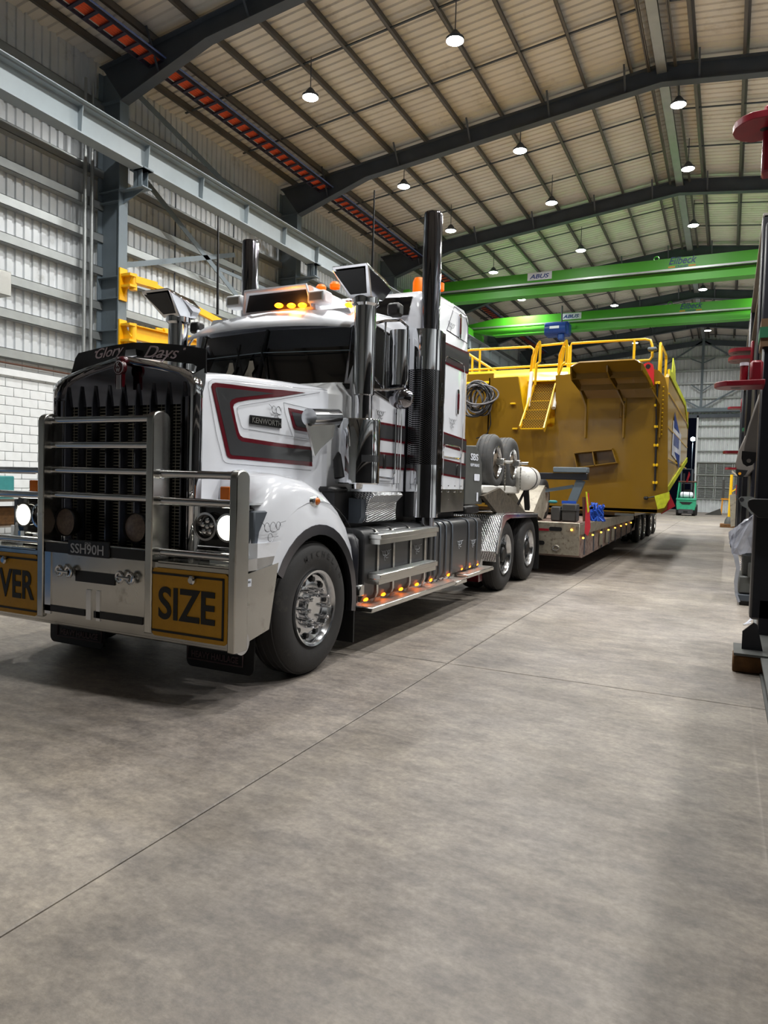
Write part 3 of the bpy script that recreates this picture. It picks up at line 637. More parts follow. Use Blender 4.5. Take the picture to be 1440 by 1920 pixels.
obj('script_writing', lt('Days', (-3.989,3.995,2.384), (-3.655,3.995,2.355), .115, 0), 'script_pink', P_)
fl_ = MB()
for c_, w_ in (((-4.247,3.99,2.408), .07), ((-3.826,3.99,2.402), .08)): fl_.tube([(c_[0] + w_ * math.cos(t), 3.992, c_[2] + .018 * math.sin(t)) for t in [k * PI / 8 for k in range(14)]], .003, 5)
for c_ in ((-4.498,3.99,2.471), (-3.602,3.99,2.444)): fl_.tube([(c_[0], 3.992, c_[2]), (c_[0] + .006, 3.992, c_[2] + .015)], .003, 5).tube([(c_[0] + .012, 3.992, c_[2]), (c_[0] + .018, 3.992, c_[2] + .015)], .003, 5)
obj('script_flourish', fl_, 'script_pink', P_)
# --- bonnet
def hx(y): return -3.42 + .116 * (y - 3.95)
def hsec(y, zb, zt, cr_):
    xo = hx(y) - CX; L = [(xo, zb), (xo, zt - .06), (xo - .02, zt - .015), (xo - .08, zt + .01), (xo * .6, zt + cr_ * .7), (0, zt + cr_)]
    L = L + [(-x, z) for x, z in L[:-1][::-1]]
    return [(CX + x, y, z) for x, z in L]
P('bonnet', MB().loft([hsec(3.99, 1.0, 2.26, .04), hsec(4.3, 1.05, 2.30, .05), hsec(4.9, 1.15, 2.33, .05), hsec(5.46, 1.2, 2.35, .05)]), 'white_paint', ang=50)
P('cowl', MB().loft([[(CX + s_ * x, y, z) for s_, x, z in ((1, w_, 1.25), (1, w_, 2.30), (1, w_ - .1, zt), (-1, w_ - .1, zt), (-1, w_, 2.30), (-1, w_, 1.25))] for y, w_, zt in ((5.44, .86, 2.36), (5.60, .93, 2.42), (5.75, .96, 2.44))]), 'white_dull')
# painted bands on the bonnet sides (raised paint films)
e_ = .004
def hfilm(name, pts, m, off): 
    a = MB().poly([(x + off, y, z) for x, y, z in pts], (-.003, 0, 0)); B(name, a, m, flat=True)
hfilm('maroon_band', [(-3.406,4.067,2.183),(-3.405,4.077,2.204),(-3.402,4.103,2.215),(-3.383,4.266,2.224),(-3.346,4.588,2.236),(-3.316,4.851,2.255),(-3.282,5.136,2.269),(-3.317,4.834,2.201),(-3.361,4.458,2.131),(-3.375,4.339,2.101),(-3.38,4.298,2.08),(-3.381,4.289,2.057),(-3.377,4.319,1.959),(-3.373,4.353,1.872),(-3.371,4.369,1.849),(-3.368,4.401,1.836),(-3.324,4.774,1.82),(-3.271,5.233,1.81),(-3.269,5.251,1.643),(-3.324,4.779,1.657),(-3.363,4.438,1.667),(-3.383,4.272,1.668),(-3.386,4.246,1.676),(-3.387,4.231,1.692),(-3.397,4.145,1.944)], 'maroon', .004)
hfilm('grey_band', [(-3.402,4.104,2.167),(-3.401,4.112,2.181),(-3.399,4.133,2.186),(-3.365,4.424,2.2),(-3.328,4.744,2.214),(-3.357,4.49,2.164),(-3.378,4.315,2.129),(-3.383,4.269,2.11),(-3.385,4.25,2.086),(-3.385,4.255,2.053),(-3.381,4.288,1.957),(-3.377,4.325,1.853),(-3.374,4.346,1.821),(-3.369,4.386,1.804),(-3.324,4.775,1.788),(-3.271,5.236,1.782),(-3.269,5.248,1.682),(-3.324,4.778,1.687),(-3.364,4.437,1.693),(-3.381,4.282,1.695),(-3.384,4.264,1.704),(-3.394,4.175,1.963)], 'band_grey', .006)
hfilm('maroon_band', [(-3.308,4.918,2.118),(-3.277,5.186,2.108),(-3.275,5.196,1.935),(-3.297,5.011,1.941),(-3.3,4.987,1.957)], 'maroon', .004)
hfilm('grey_band', [(-3.303,4.96,2.088),(-3.277,5.187,2.078),(-3.276,5.195,1.967),(-3.294,5.033,1.973),(-3.297,5.013,1.986)], 'band_grey', .006)
def hline(pts, r=.0013):
    a = MB().tube(pts, r, 4); B('pinstripe', a, 'pin')
hline([(-3.268,5.236,1.607),(-3.321,4.776,1.621),(-3.379,4.278,1.63),(-3.386,4.219,1.636),(-3.389,4.193,1.657),(-3.397,4.123,1.844),(-3.407,4.037,2.179),(-3.406,4.042,2.212),(-3.402,4.077,2.236),(-3.381,4.262,2.253),(-3.334,4.668,2.275),(-3.285,5.092,2.3),(-3.244,5.44,2.328)])
hline([(-3.256,5.335,2.296),(-3.315,4.831,2.18),(-3.369,4.36,2.075),(-3.373,4.332,2.056),(-3.373,4.333,2.028),(-3.367,4.38,1.919),(-3.364,4.404,1.904),(-3.322,4.768,1.891),(-3.269,5.227,1.873)])
hline([(-3.268,5.237,2.137),(-3.312,4.859,2.153),(-3.309,4.88,2.07),(-3.298,4.98,1.888)])
sw = MB(); swirl(sw, (-3.318,4.797,2.083), (0, .99, .0), (0, 0, 1), .12, .002); B('painted_scroll', sw, 'pin')
nb = [(-3.357,4.461,1.946),(-3.315,4.823,1.94),(-3.315,4.82,2.018),(-3.356,4.464,2.014)]
bb = P('nameplate', MB().poly(nb, (.012, 0, 0)), 'black')
u_ = Vector(nb[1]) - Vector(nb[0]); v_ = Vector(nb[3]) - Vector(nb[0])
obj('nameplate_lettering', MB().text('KENWORTH', Vector(nb[0]) + Vector((.013, 0, 0)) + u_ * .03 + v_ * .18, u_, v_, u_.length * .94, v_.length * .62, .006, 0, .015), 'alu', bb)
# surround side chrome cheek
P('shroud_corner', MB().poly([(-3.421,3.89,2.244),(-3.407,4.013,2.315),(-3.408,4.006,2.192),(-3.411,3.972,2.093),(-3.417,3.928,2.061)], (-.02, 0, 0)), 'alu_bright')
# --- fenders
crest = [(-3.0,4.011,1.493),(-3.0,4.141,1.529),(-3.0,4.34,1.533),(-3.0,4.51,1.511),(-3.0,4.835,1.443),(-3.0,5.074,1.359),(-3.0,5.248,1.265),(-3.0,5.415,1.134),(-3.0,5.557,0.864),(-3.0,5.624,0.542)]
crest = [(x, y, z) for x, y, z in crest]
pr_ = [(3.86, 1.02), (3.90, 1.22), (4.00, 1.38), (4.18, 1.50), (4.38, 1.545), (4.62, 1.53), (4.86, 1.45), (5.05, 1.33), (5.2, 1.17), (5.30, .98), (5.35, .78), (5.36, .58)]
lip = []
for i_, (y, z) in enumerate(pr_):
    a = math.atan2(max(z - .52, .02), y - 4.70)
    if z < .9 and y < 4.7: a = math.atan2(.45, y - 4.7)
    lip.append((4.70 + .64 * math.cos(a), .52 + .66 * math.sin(a)))
rings = []
for (y, z), (ly, lz) in zip(pr_, lip):
    yi = max(y, 4.16); rings.append([(hx(y) - .05, yi, min(z + .04, 1.56)), (-3.25, yi, z + .03), (-3.1, max(y, 4.12), z + .02), (-2.97, max(y, 3.95), z - .01), (-2.92, y + (ly - y) * .12, z + (lz - z) * .12), (-2.875, y + (ly - y) * .3, z + (lz - z) * .3), (-2.862, ly + (y - ly) * .25, lz + (z - lz) * .25), (-2.856, ly + (y - ly) * .2, lz + (z - lz) * .2), (-2.85, ly, lz), (-2.88, ly, lz - .005)])
fm = MB().loft(rings, cap=False, closed=False)
fo = B('fender', fm, 'white_paint', ang=60)
fa = MB().loft([[(-2.862, y, z), (-2.846, y, z), (-2.846, y2, z2), (-3.12, y2, z2)] for (y, z), (y2, z2) in [((4.70 + .64 * math.cos(a), .52 + .66 * math.sin(a)), (4.70 + .565 * math.cos(a), .52 + .58 * math.sin(a))) for a in [math.radians(150 - k * 10) for k in range(17)]]], cap=False, closed=False)
B('wheel_arch_trim', fa, 'grille_bar', ang=50)
B('arch_liner', MB().loft([[(-2.87, 4.7 + .63 * math.cos(a), .52 + .63 * math.sin(a)), (-3.42, 4.7 + .63 * math.cos(a), .52 + .63 * math.sin(a))] for a in [math.radians(165 - k * 11) for k in range(16)]], cap=False, closed=False), 'black')
B('fender_front', MB().loft([[(-3.40, 4.12, z0), (-3.0, 4.12, z0), (-2.93, 3.90, z0), (-2.86, 3.92, z0), (-2.86, 4.2, z0), (-3.4, 4.2, z0)] for z0 in (.90, 1.08)]), 'white_paint')
B('mud_guard_bracket', MB().cb(-2.9, -2.84, 5.40, 5.48, .52, .62, .008), 'alu')
B('fender_flap', MB().box(-3.15, -2.88, 5.36, 5.38, .12, .6), 'rubber')
ml = (-2.855,4.667,1.36)
B('marker_lamp', MB().sph((ml[0] - .01, ml[1] + .012, ml[2]), .046, 14, (.5, 1, .7)), 'amber_off', label='amber side marker lamp')
B('marker_bezel', MB().sph((ml[0] - .02, ml[1] - .008, ml[2]), .052, 16, (.45, 1.5, .85)), 'chrome')
sw = MB(); swirl(sw, (-2.848,4.08,1.188), (0, 1, 0), (0, 0, 1), .13, .002); B('painted_scroll', sw, 'pin')
B('pinstripe', MB().tube([(-2.868, y, z) for y, z in [(4.70 + .80 * math.cos(a), .52 + .84 * math.sin(a)) for a in [math.radians(146 - k * 9) for k in range(14)]]], .0022, 4), 'pin')
# --- headlights
def pod():
    return MB().loft([[(x, y, z) for x, z in ((-3.40, 1.03), (-2.97, 1.03), (-2.95, 1.07), (-2.95, 1.31), (-2.98, 1.34), (-3.38, 1.34))] for y in (3.92, 4.1)])
hp = B('headlamp_pod', pod(), 'black_gloss')
B('pod_trim', MB().box(-3.42, -2.92, 3.90, 4.1, 1.34, 1.355).box(-3.38, -2.97, 3.905, 3.92, 1.0, 1.04), 'chrome')
B('strut', MB().poly([(-3.416,3.9,1.33),(-3.367,3.9,1.332),(-3.358,3.9,1.105),(-3.385,3.9,0.99),(-3.448,3.9,0.974),(-3.416,3.9,1.102)], (0, .03, 0)), 'white_dull')
for xx, on in ((-3.275, False), (-3.08, True), (2 * CX + 3.275, False), (2 * CX + 3.08, True)):
    z_ = 1.178
    b_ = P('headlamp', MB().lathe([(0, .085), (-.015, .098), (-.03, .10), (-.03, .085), (.02, .082)], (xx, 3.90, z_), 'Y', 28), 'chrome', label=None if not on else 'lit round headlamp')
    obj('lens', MB().lathe([(-.012, 0), (-.008, .05), (.0, .085)], (xx, 3.90, z_), 'Y', 28), 'headlamp_on' if on else 'glass_dark', b_)
    if not on:
        q = MB()
        for k in range(5): q.sph((xx + .042 * math.cos(k * 1.257 + .3), 3.89, z_ + .042 * math.sin(k * 1.257 + .3)), .022, 8, (1, .5, 1))
        obj('reflector', q.sph((xx, 3.89, z_), .02, 8, (1, .5, 1)), 'chrome', b_)
for s_ in (1, -1):
    L_ = bpy.data.lights.new('headlight_lamp', 'SPOT'); L_.energy = 12; L_.spot_size = 1.9; L_.spot_blend = .6; L_.color = (1, .96, .85); L_.shadow_soft_size = .06
    o_ = bpy.data.objects.new('headlight_lamp', L_); COL.objects.link(o_); o_.parent = tk; o_.location = (s_ * (CX + 3.08) * -1, 3.86 - 7.5, 1.178); o_.rotation_euler = (math.radians(86), 0, PI)
B('indicator', MB().cb(*(-3.184,-3.096), 3.91, 3.95, 1.365, 1.462, .006), 'amber_off', label='amber front indicator')
B('pod_side', MB().cb(-2.94, -2.89, 3.92, 4.08, 1.03, 1.30, .01), 'steel_dark')
# --- bull bar
bb = P('bull_bar', MB().loft([[(CX - 1.27, 3.660 + a, b), (CX + 1.27, 3.660 + a, b)] for a, b in ((.0, .93), (0, .45), (.02, .385), (.08, .36), (.12, .38))], cap=False, closed=False), 'alu', label='polished aluminium bull bar and bumper')
def O(name, mb, m, **kw): return obj(name, mb, m, bb, **kw)
for q_ in ((CX + .62, CX + 1.25), (CX - 1.25, CX - .62)): O('bumper_top', MB().box(*q_, 3.660, 3.920, .925, .94), 'alu')
O('bumper_back', MB().box(CX - 1.2, CX + 1.2, 3.675, 3.690, .40, .92), 'black')
def post(xc, w_, z0, z1, d):
    n = 8; pr = [(3.640, z0), (3.640, z1 - .06)] + [(3.640 + d / 2 - d / 2 * math.cos(t), z1 - .06 + .06 * math.sin(t)) for t in [k * PI / n for k in range(1, n)]] + [(3.640 + d, z1 - .06), (3.640 + d, z0)]
    return MB().poly([(xc - w_ / 2, y, z) for y, z in pr], (w_, 0, 0))
for s_ in (-1, 1):
    O('post', post(CX + s_ * .545, .065, .43, 1.975, .17), 'alu', bev=.008)
    O('post', post(CX + s_ * 1.265, .06, .38, 1.575, .14), 'alu', bev=.008)
    O('bumper_end', MB().poly([(CX + s_ * 1.27, y, z) for y, z in ((3.680, .87), (4.16, .93), (4.06, .47), (3.680, .40))], (-s_ * .02, 0, 0)), 'alu')
    O('bumper_end_ledge', MB().box(*sorted((CX + s_ * 1.26, CX + s_ * .95)), 3.800, 4.14, .90, .98), 'alu_bright')
    O('round_cap', MB().cyl((CX + s_ * 1.24, 3.740, .43), (CX + s_ * 1.285, 3.740, .43), .075, n=24), 'alu_bright')
zc = [1.921, 1.735, 1.548, 1.36]
for z in zc: O('rail', MB().cyl((CX - .52, 3.720, z), (CX + .52, 3.720, z), .0275, n=16), 'chrome')
z5 = 0.984
O('rail', MB().cyl((CX - .52, 3.720, z5), (CX + .52, 3.720, z5), .027, n=16), 'chrome')
for z in (1.538, 1.351, 0.996):
    for s_ in (-1, 1): O('rail', MB().cyl((CX + s_ * .57, 3.710, z), (CX + s_ * 1.24, 3.710, z), .0275, n=16), 'chrome')
    for s_ in (-1, 1): O('rail_collar', MB().cyl((CX + s_ * .575, 3.710, z), (CX + s_ * .60, 3.710, z), .034, n=16), 'alu_bright'); O('rail_collar', MB().cyl((CX + s_ * 1.21, 3.710, z), (CX + s_ * 1.235, 3.710, z), .034, n=16), 'alu_bright')
for z in zc: O('rail_collar', MB().cyl((CX - .515, 3.720, z), (CX - .49, 3.720, z), .036, n=16), 'alu_bright'); O('rail_collar', MB().cyl((CX + .49, 3.720, z), (CX + .515, 3.720, z), .036, n=16), 'alu_bright')
def slot(x0, x1, z0, z1, nm='slot'): O(nm, MB().box(x0, x1, 3.652, 3.665, z0, z1), 'black')
slot(CX - .50, CX + .50, .93, 1.0, 'gap')
a0 = (-4.297,3.655,0.817); a1 = (-3.902,3.655,0.718); slot(a0[0], a1[0], a1[2] + .015, a0[2] - .005)
a0 = (-4.667,3.655,0.522); a1 = (-4.198,3.655,0.482); slot(a0[0], a1[0], a1[2], a1[2] + .045)
a0 = (-4.106,3.655,0.512); a1 = (-3.633,3.655,0.48); slot(a0[0], a1[0], a1[2], a1[2] + .05)
O('step_recess', MB().box(-4.627, -4.562, 3.652, 3.662, .46, .93), 'alu_bright')
O('step_recess', MB().box(-4.184, -4.135, 3.652, 3.662, .46, .68), 'alu_bright')
O('step_recess', MB().box(-4.082, -4.044, 3.652, 3.662, .46, .68), 'alu_bright')
for cx_, cz_ in ([(-4.384,0.8),(-3.774,0.804)]):
    sh = MB().cyl((cx_ - .055, 3.620, cz_), (cx_ + .055, 3.620, cz_), .012, n=8)
    for d in (-.05, .05): sh.tube([(cx_ + d + .03 * math.cos(t), 3.625, cz_ + .034 * math.sin(t)) for t in [k * PI / 8 for k in range(16)]], .013, 7, closed=True)
    O('shackle', sh, 'chrome')
# oversize signs
s0, s1 = ((-3.537,3.645,0.885),(-2.889,3.645,0.426))
sx0, sx1, sz0, sz1 = s0[0], s1[0], .425, .895
sg = []
for k, (a_, b_, tx_) in enumerate(((sx0, sx1, 'SIZE'), (2 * CX - sx1, 2 * CX - sx0, 'OVER'))):
    sb = O('sign_panel', MB().poly(rrect(((a_ + b_) / 2, 3.652, (sz0 + sz1) / 2), b_ - a_, sz1 - sz0, .03, (1, 0, 0), (0, 0, 1)), (0, -.005, 0)), 'sign_yellow', label='yellow oversize warning sign half')
    obj('lettering', MB().text(tx_, (a_ + (.06 if k == 0 else .04), 3.645, sz0 + .12), (1, 0, 0), (0, 0, 1), (b_ - a_) - (.16 if k == 0 else .07), .225, .003, 0, .02), 'sign_black', sb)
    ox, ix = (b_ - .035, a_) if k == 0 else (a_ + .035, b_)
    bo = MB().box(min(ox, ix), max(ox, ix), 3.643, 3.647, sz0 + .03, sz0 + .045).box(min(ox, ix), max(ox, ix), 3.643, 3.647, sz1 - .045, sz1 - .03).box(ox - .008, ox + .008, 3.643, 3.647, sz0 + .03, sz1 - .03)
    obj('sign_border', bo, 'sign_black', sb)
    sc_ = MB().lathe([(0, .03), (-.02, .03), (-.03, .02), (-.03, 0)], (sx0 + .36 if k == 0 else 2 * CX - sx0 - .36, 3.645, sz1 - .06), 'Y', 16); obj('eye_bolt', sc_, 'chrome', sb)
# number plate
p0, p1 = ((-4.367,3.66,1.041),(-3.942,3.66,0.913))
npn = O('number_plate', MB().cb(p0[0], p1[0], 3.640, 3.655, p1[2] + .01, p0[2], .006), 'plate_black')
hgt_ = p0[2] - p1[2]
obj('plate_lettering', MB().text('SSH90H', (p0[0] + .035, 3.639, p1[2] + .028), (1, 0, 0), (0, 0, 1), (p1[0] - p0[0]) - .09, .072, .002, 0, .01).text('QLD', ((p0[0] + p1[0]) / 2 - .03, 3.639, p0[2] - .032), (1, 0, 0), (0, 0, 1), .06, .018, .002), 'plate_text', npn)
# driving lamps
for x_, z_ in [(-4.527,1.153),(-3.811,1.146)]:
    d_ = O('driving_lamp', MB().lathe([(0, .1), (-.02, .108), (.0, .11), (.06, .1), (.09, .04)], (x_, 3.760, z_), 'Y', 28), 'black')
    obj('lens', MB().lathe([(-.012, 0), (-.008, .06), (.0, .1)], (x_, 3.755, z_), 'Y', 28), 'lens_led', d_)
O('maker_label', MB().box(CX + 1.271, CX + 1.274, 3.700, 3.840, .80, .85), 'signboard')
O('maker_lettering', MB().text('KING BARS', (CX + 1.275, 3.705, .825), (0, 1, 0), (0, 0, 1), .125, .015, .001), 'black')
# mud flaps hanging behind the bumper
for s_, (fa_, fb_) in ((1, (-3.679,-3.048)), (-1, (0, 0))):
    if s_ < 0: fa_, fb_ = 2 * CX - mf[1], 2 * CX - mf[0]
    else: mf = (fa_, fb_)
    f = P('mud_flap', MB().poly(rrect(((fa_ + fb_) / 2, 4.16, .27), fb_ - fa_, .38, .05, (1, 0, 0), (0, 0, 1)), (0, .015, 0)), 'rubber')
    m_ = (fa_ + fb_) / 2 - s_ * .04
    obj('flap_lettering', MB().text('HEAVY HAULAGE', (m_ - .22, 4.155, .155 + .0), (1, 0, 0), (0, 0, 1), .44, .05, .004, 0, .02).text('SBS', (m_ - .16, 4.155, .235), (1, 0, 0), (0, 0, 1), .32, .11, .004, 0, .03), 'flap_relief', f)
    obj('flap_border', MB().tube([(m_ - .26, 4.155, .14), (m_ + .26, 4.155, .14), (m_ + .26, 4.155, .22), (m_ + .2, 4.155, .37), (m_ - .2, 4.155, .37), (m_ - .26, 4.155, .22)], .006, 5, closed=True), 'flap_relief', f)
# --- cab
WZ0, WZ1 = 2.44, 2.98
def cabsec(y, hw, z0, z1, r=.08):
    L = [(hw, z0), (hw, z1 - r), (hw - r * .3, z1 - r * .3), (hw - r, z1)]; return [(CX + x, y, z) for x, z in L] + [(CX - x, y, z) for x, z in L[::-1]]
P('cab_shell', MB().loft([cabsec(5.75, .97, 1.42, 2.42, .03), cabsec(5.80, 1.0, 1.42, 2.6, .03), cabsec(6.02, 1.0, 1.42, 3.10), cabsec(6.2, 1.0, 1.42, 3.17), cabsec(6.85, 1.0, 1.42, 3.25)]), 'white_paint', ang=45)
# windscreen (two panes meeting in a shallow vee)
wp = [(-4.949,5.84,2.599),(-4.919,5.8,3.119),(-3.105,5.56,2.971),(-3.166,5.56,2.386)]
ymid = 5.60
def wsc(s_, off):  # pane corner points
    c0, c1 = (CX, 5.60 - off, WZ0), (CX, 5.76 - off, WZ1); e0, e1 = (CX + s_ * .87, 5.74 - off, WZ0 - .03), (CX + s_ * .86, 5.88 - off, WZ1); return [c0, e0, e1, c1]
for s_ in (-1, 1):
    q = wsc(s_, 0); P('windscreen_pane', MB().poly(q, (0, .012, 0)), 'glass_dark', label=None)
P('screen_frame', MB().bar((CX - .93, 5.78, WZ0 - .06), (CX - .90, 5.92, WZ1 + .02), .07, .06).bar((CX + .93, 5.78, WZ0 - .06), (CX + .90, 5.92, WZ1 + .02), .07, .06).bar((CX, 5.60, WZ0 - .02), (CX - .93, 5.76, WZ0 - .04), .05, .05).bar((CX, 5.60, WZ0 - .02), (CX + .93, 5.76, WZ0 - .04), .05, .05), 'black_gloss')
P('centre_strip', MB().bar((CX, 5.59, WZ0), (CX, 5.75, WZ1), .025), 'black')
P('tint_edge', MB().bar((CX, 5.655, 2.745), (CX - .9, 5.80, 2.745), .008).bar((CX, 5.655, 2.745), (CX + .9, 5.80, 2.745), .008), 'steel_grey')
for x_ in (-.16, .12):
    P('wiper', MB().tube([(CX + x_, 5.60, 2.44), (CX + x_ - .12, 5.63, 2.80)], .008, 6).bar((CX + x_ - .15, 5.625, 2.50), (CX + x_ - .10, 5.66, 2.84), .012), 'black')
# two white window stickers: plain seated silhouettes
for x_ in (-.42, -.14):
    P('window_sticker', MB().poly([(CX + x_ + a, 5.615 + abs(x_) * .16, 2.47 + b) for a, b in ((0, 0), (.05, .02), (.04, .08), (.07, .12), (.05, .2), (.01, .2), (-.01, .13), (-.05, .06), (-.02, .05))], (0, -.003, 0)), 'neck_cream')
# visor
vs = []
for t in [k / 8 for k in range(9)]:
    x = -1 + 2 * t; X_ = CX + x * .96; yb = 5.52 + .16 * abs(x) ** 1.5
    vs.append([(X_, yb, 2.955 - .03 * abs(x) ** 4), (X_, yb + .01, 2.985 - .03 * abs(x) ** 4), (X_, yb + .28, 3.17 - .05 * abs(x) ** 3), (X_, yb + .42, 3.19 - .05 * abs(x) ** 3), (X_, yb + .42, 3.15 - .05 * abs(x) ** 3), (X_, yb + .28, 3.13 - .05 * abs(x) ** 3)])
P('sun_visor', MB().loft(vs), 'visor_alu', ang=50)
P('roof_cap', MB().loft([[(CX + a * w_, y, z) for a, z in ((-1, zb), (-.92, zt), (.92, zt), (1, zb))] for y, w_, zb, zt in ((5.9, .88, 3.05, 3.17), (6.3, .95, 3.05, 3.21), (6.9, 1.0, 3.05, 3.26), (7.0, 1.0, 3.05, 3.28))]), 'white_paint')
# roof sign box with amber lamps
r0 = (-4.526,5.95,3.279); r1 = (-3.789,5.95,3.218)
xa, xb = r0[0] - .04, r1[0] + .05
rbx = P('roof_sign_box', MB().loft([[(x_, y, z) for x_, z in ((xa - .03, z0), (xa, z1 - .03), (xa + .04, z1), (xb - .04, z1), (xb, z1 - .03), (xb + .03, z0))] for y, z0, z1 in ((5.96, 3.2, 3.44), (6.3, 3.2, 3.45), (6.9, 3.2, 3.46))]), 'white_paint', ang=50)
obj('box_recess', MB().poly([(xa + .02, 5.955, 3.23), (xa + .06, 5.955, 3.40), (xb - .06, 5.955, 3.40), (xb - .02, 5.955, 3.23)], (0, -.004, 0)), 'black', rbx)
obj('box_rim', MB().tube([(xa, 5.94, 3.22), (xa + .045, 5.90, 3.425), (xb - .045, 5.90, 3.425), (xb, 5.94, 3.22)], .018, 8), 'white_paint', rbx)
for (u_x, u_y, u_z) in [(-4.1,5.86,3.254),(-3.936,5.86,3.24),(-3.793,5.86,3.233)]:
    q = P('cab_marker_lamp', MB().sph((CX + (u_x - CX) * .9, 5.90, u_z), .042, 12, (1.1, 1, .6)), 'amber_on', label='glowing amber cab marker lamp')
L_ = bpy.data.lights.new('amber_glow', 'POINT'); L_.energy = 3.5; L_.color = (1, .36, .06); L_.shadow_soft_size = .05; o_ = bpy.data.objects.new('amber_glow', L_); COL.objects.link(o_); o_.parent = tk; o_.location = (u_x - CX - .12, 5.84 - 7.5, u_z + .06)
q = (-3.327,5.95,3.205); P('cab_marker_lamp', MB().sph(q, .042, 12, (1.1, 1, .7)), 'amber_on')
for (u_, v_) in [(-4.673,3.348),(-3.675,3.308)]:
    wl_ = P('work_lamp', MB().cb(u_ - .1, u_ + .1, 5.90, 6.06, v_ - .06, v_ + .06, .015), 'white_dull'); obj('lens', MB().box(u_ - .07, u_ + .07, 5.895, 5.905, v_ - .035, v_ + .035), 'lens_grey', wl_)
for (q) in [(-4.229,6.9,3.69),(-4.049,6.9,3.702)]: P('beacon', MB().lathe([(0, .055), (.04, .06), (.07, .04), (.08, 0)], (q[0], q[1], q[2] - .03), 'Z', 16), 'amber_dim', label='amber roof beacon')
q = (-3.333,7.6,3.802); P('beacon', MB().lathe([(0, .07), (.12, .07), (.17, .05), (.18, 0)], (q[0], q[1], q[2] - .07), 'Z', 16), 'amber_dim'); q = (-3.079,7.6,3.766); P('beacon', MB().lathe([(0, .06), (.08, .06), (.1, 0)], (q[0], q[1], q[2] - .03), 'Z', 16), 'amber_dim')
# aerials
for (a_, b_) in ([(-4.954,6.0,3.254),(-4.969,6.0,4.288)], [(-3.585,6.9,3.663),(-3.582,6.9,4.68)]):
    P('aerial', MB().tube([a_, b_], [.014, .008], 8), 'black')
# doors and bands (cab side), mirrored
SX = -3.118
B('door', MB().cb(SX - .03, SX + .004, 5.86, 6.78, 1.50, 3.08, .02), 'white_paint')
B('door_window', MB().poly([(SX + .005, y, z) for y, z in ((5.95, 2.42), (6.72, 2.30), (6.72, 2.98), (6.10, 3.02), (5.97, 2.9))], (.004, 0, 0)), 'glass_dark')
B('window_frame', MB().tube([(SX + .008, y, z) for y, z in ((5.95, 2.42), (6.72, 2.30), (6.72, 2.98), (6.10, 3.02), (5.97, 2.9))], .012, 6, closed=True), 'black')
def side(x, y0, y1, bands):
    for z0a, z1a, z0b, z1b in bands:
        mk = .022
        B('maroon_band', MB().poly([(x, y0, z0a - mk), (x, y1, z0b - mk), (x, y1, z1b + mk), (x, y0, z1a + mk)], (.002, 0, 0)), 'maroon', flat=True)
        B('grey_band', MB().poly([(x, y0, z0a), (x, y1, z0b), (x, y1, z1b), (x, y0, z1a)], (.004, 0, 0)), 'band_grey', flat=True)
side(SX + .004, 5.80, 6.85, ((1.96, 2.09, 1.96, 2.10), (1.68, 1.80, 1.68, 1.80)))
B('door_handle', MB().cb(SX, SX + .02, 6.33, 6.38, 1.66, 1.80, .008), 'black')
B('door_seam', MB().cyl((SX + .005, 6.68, 1.46), (SX + .005, 6.68, 2.3), .006, n=6).cyl((SX + .005, 6.74, 1.46), (SX + .005, 6.74, 2.3), .01, n=6).cyl((SX + .01, 6.58, 1.5), (SX + .01, 6.58, 2.35), .01, n=6), 'chrome')
B('grab_rail', MB().tube([(SX + .03, 6.0, 1.58), (SX + .03, 6.5, 1.56), (SX + .03, 6.56, 1.62), (SX + .03, 6.56, 2.3)], .011, 8), 'chrome')
sw = MB(); swirl(sw, (SX + .008, 6.25, 2.20), (0, 1, 0), (0, 0, 1), .09, .0018); B('painted_scroll', sw, 'pin')
# --- mirrors
mr = [(-2.979,6.1,2.968),(-2.789,6.1,2.955),(-2.964,6.1,2.462),(-2.784,6.1,2.455)]
mxc = -2.88
B('mirror_housing', MB().loft([[(mxc + .098 * math.cos(t), 6.15 - .08 * math.sin(t), z) for t in [k * PI / 8 for k in range(9)]] + [(mxc - .098, 6.2, z), ] for z in (2.45, 2.97)]), 'chrome')
B('mirror_bracket', MB().tube([(-3.1, 6.0, 3.02), (-3.0, 6.08, 3.06), (-2.86, 6.12, 3.06), (-2.79, 6.13, 3.0), (-2.785, 6.13, 2.5), (-2.82, 6.12, 2.42), (-2.95, 6.06, 2.40), (-3.12, 5.98, 2.40)], .013, 8).tube([(-3.0, 6.08, 3.05), (-3.01, 6.08, 2.41)], .012, 8).tube([(-3.12, 5.9, 2.62), (-3.0, 6.06, 2.42)], .012, 8), 'chrome')
B('convex_mirror', MB().sph((-2.85, 6.16, 2.33), .125, 20, (1, .7, .85)), 'chrome_dark')
B('spot_lamp', MB().cb(-2.98, -2.85, 6.05, 6.17, 3.10, 3.22, .02), 'black')
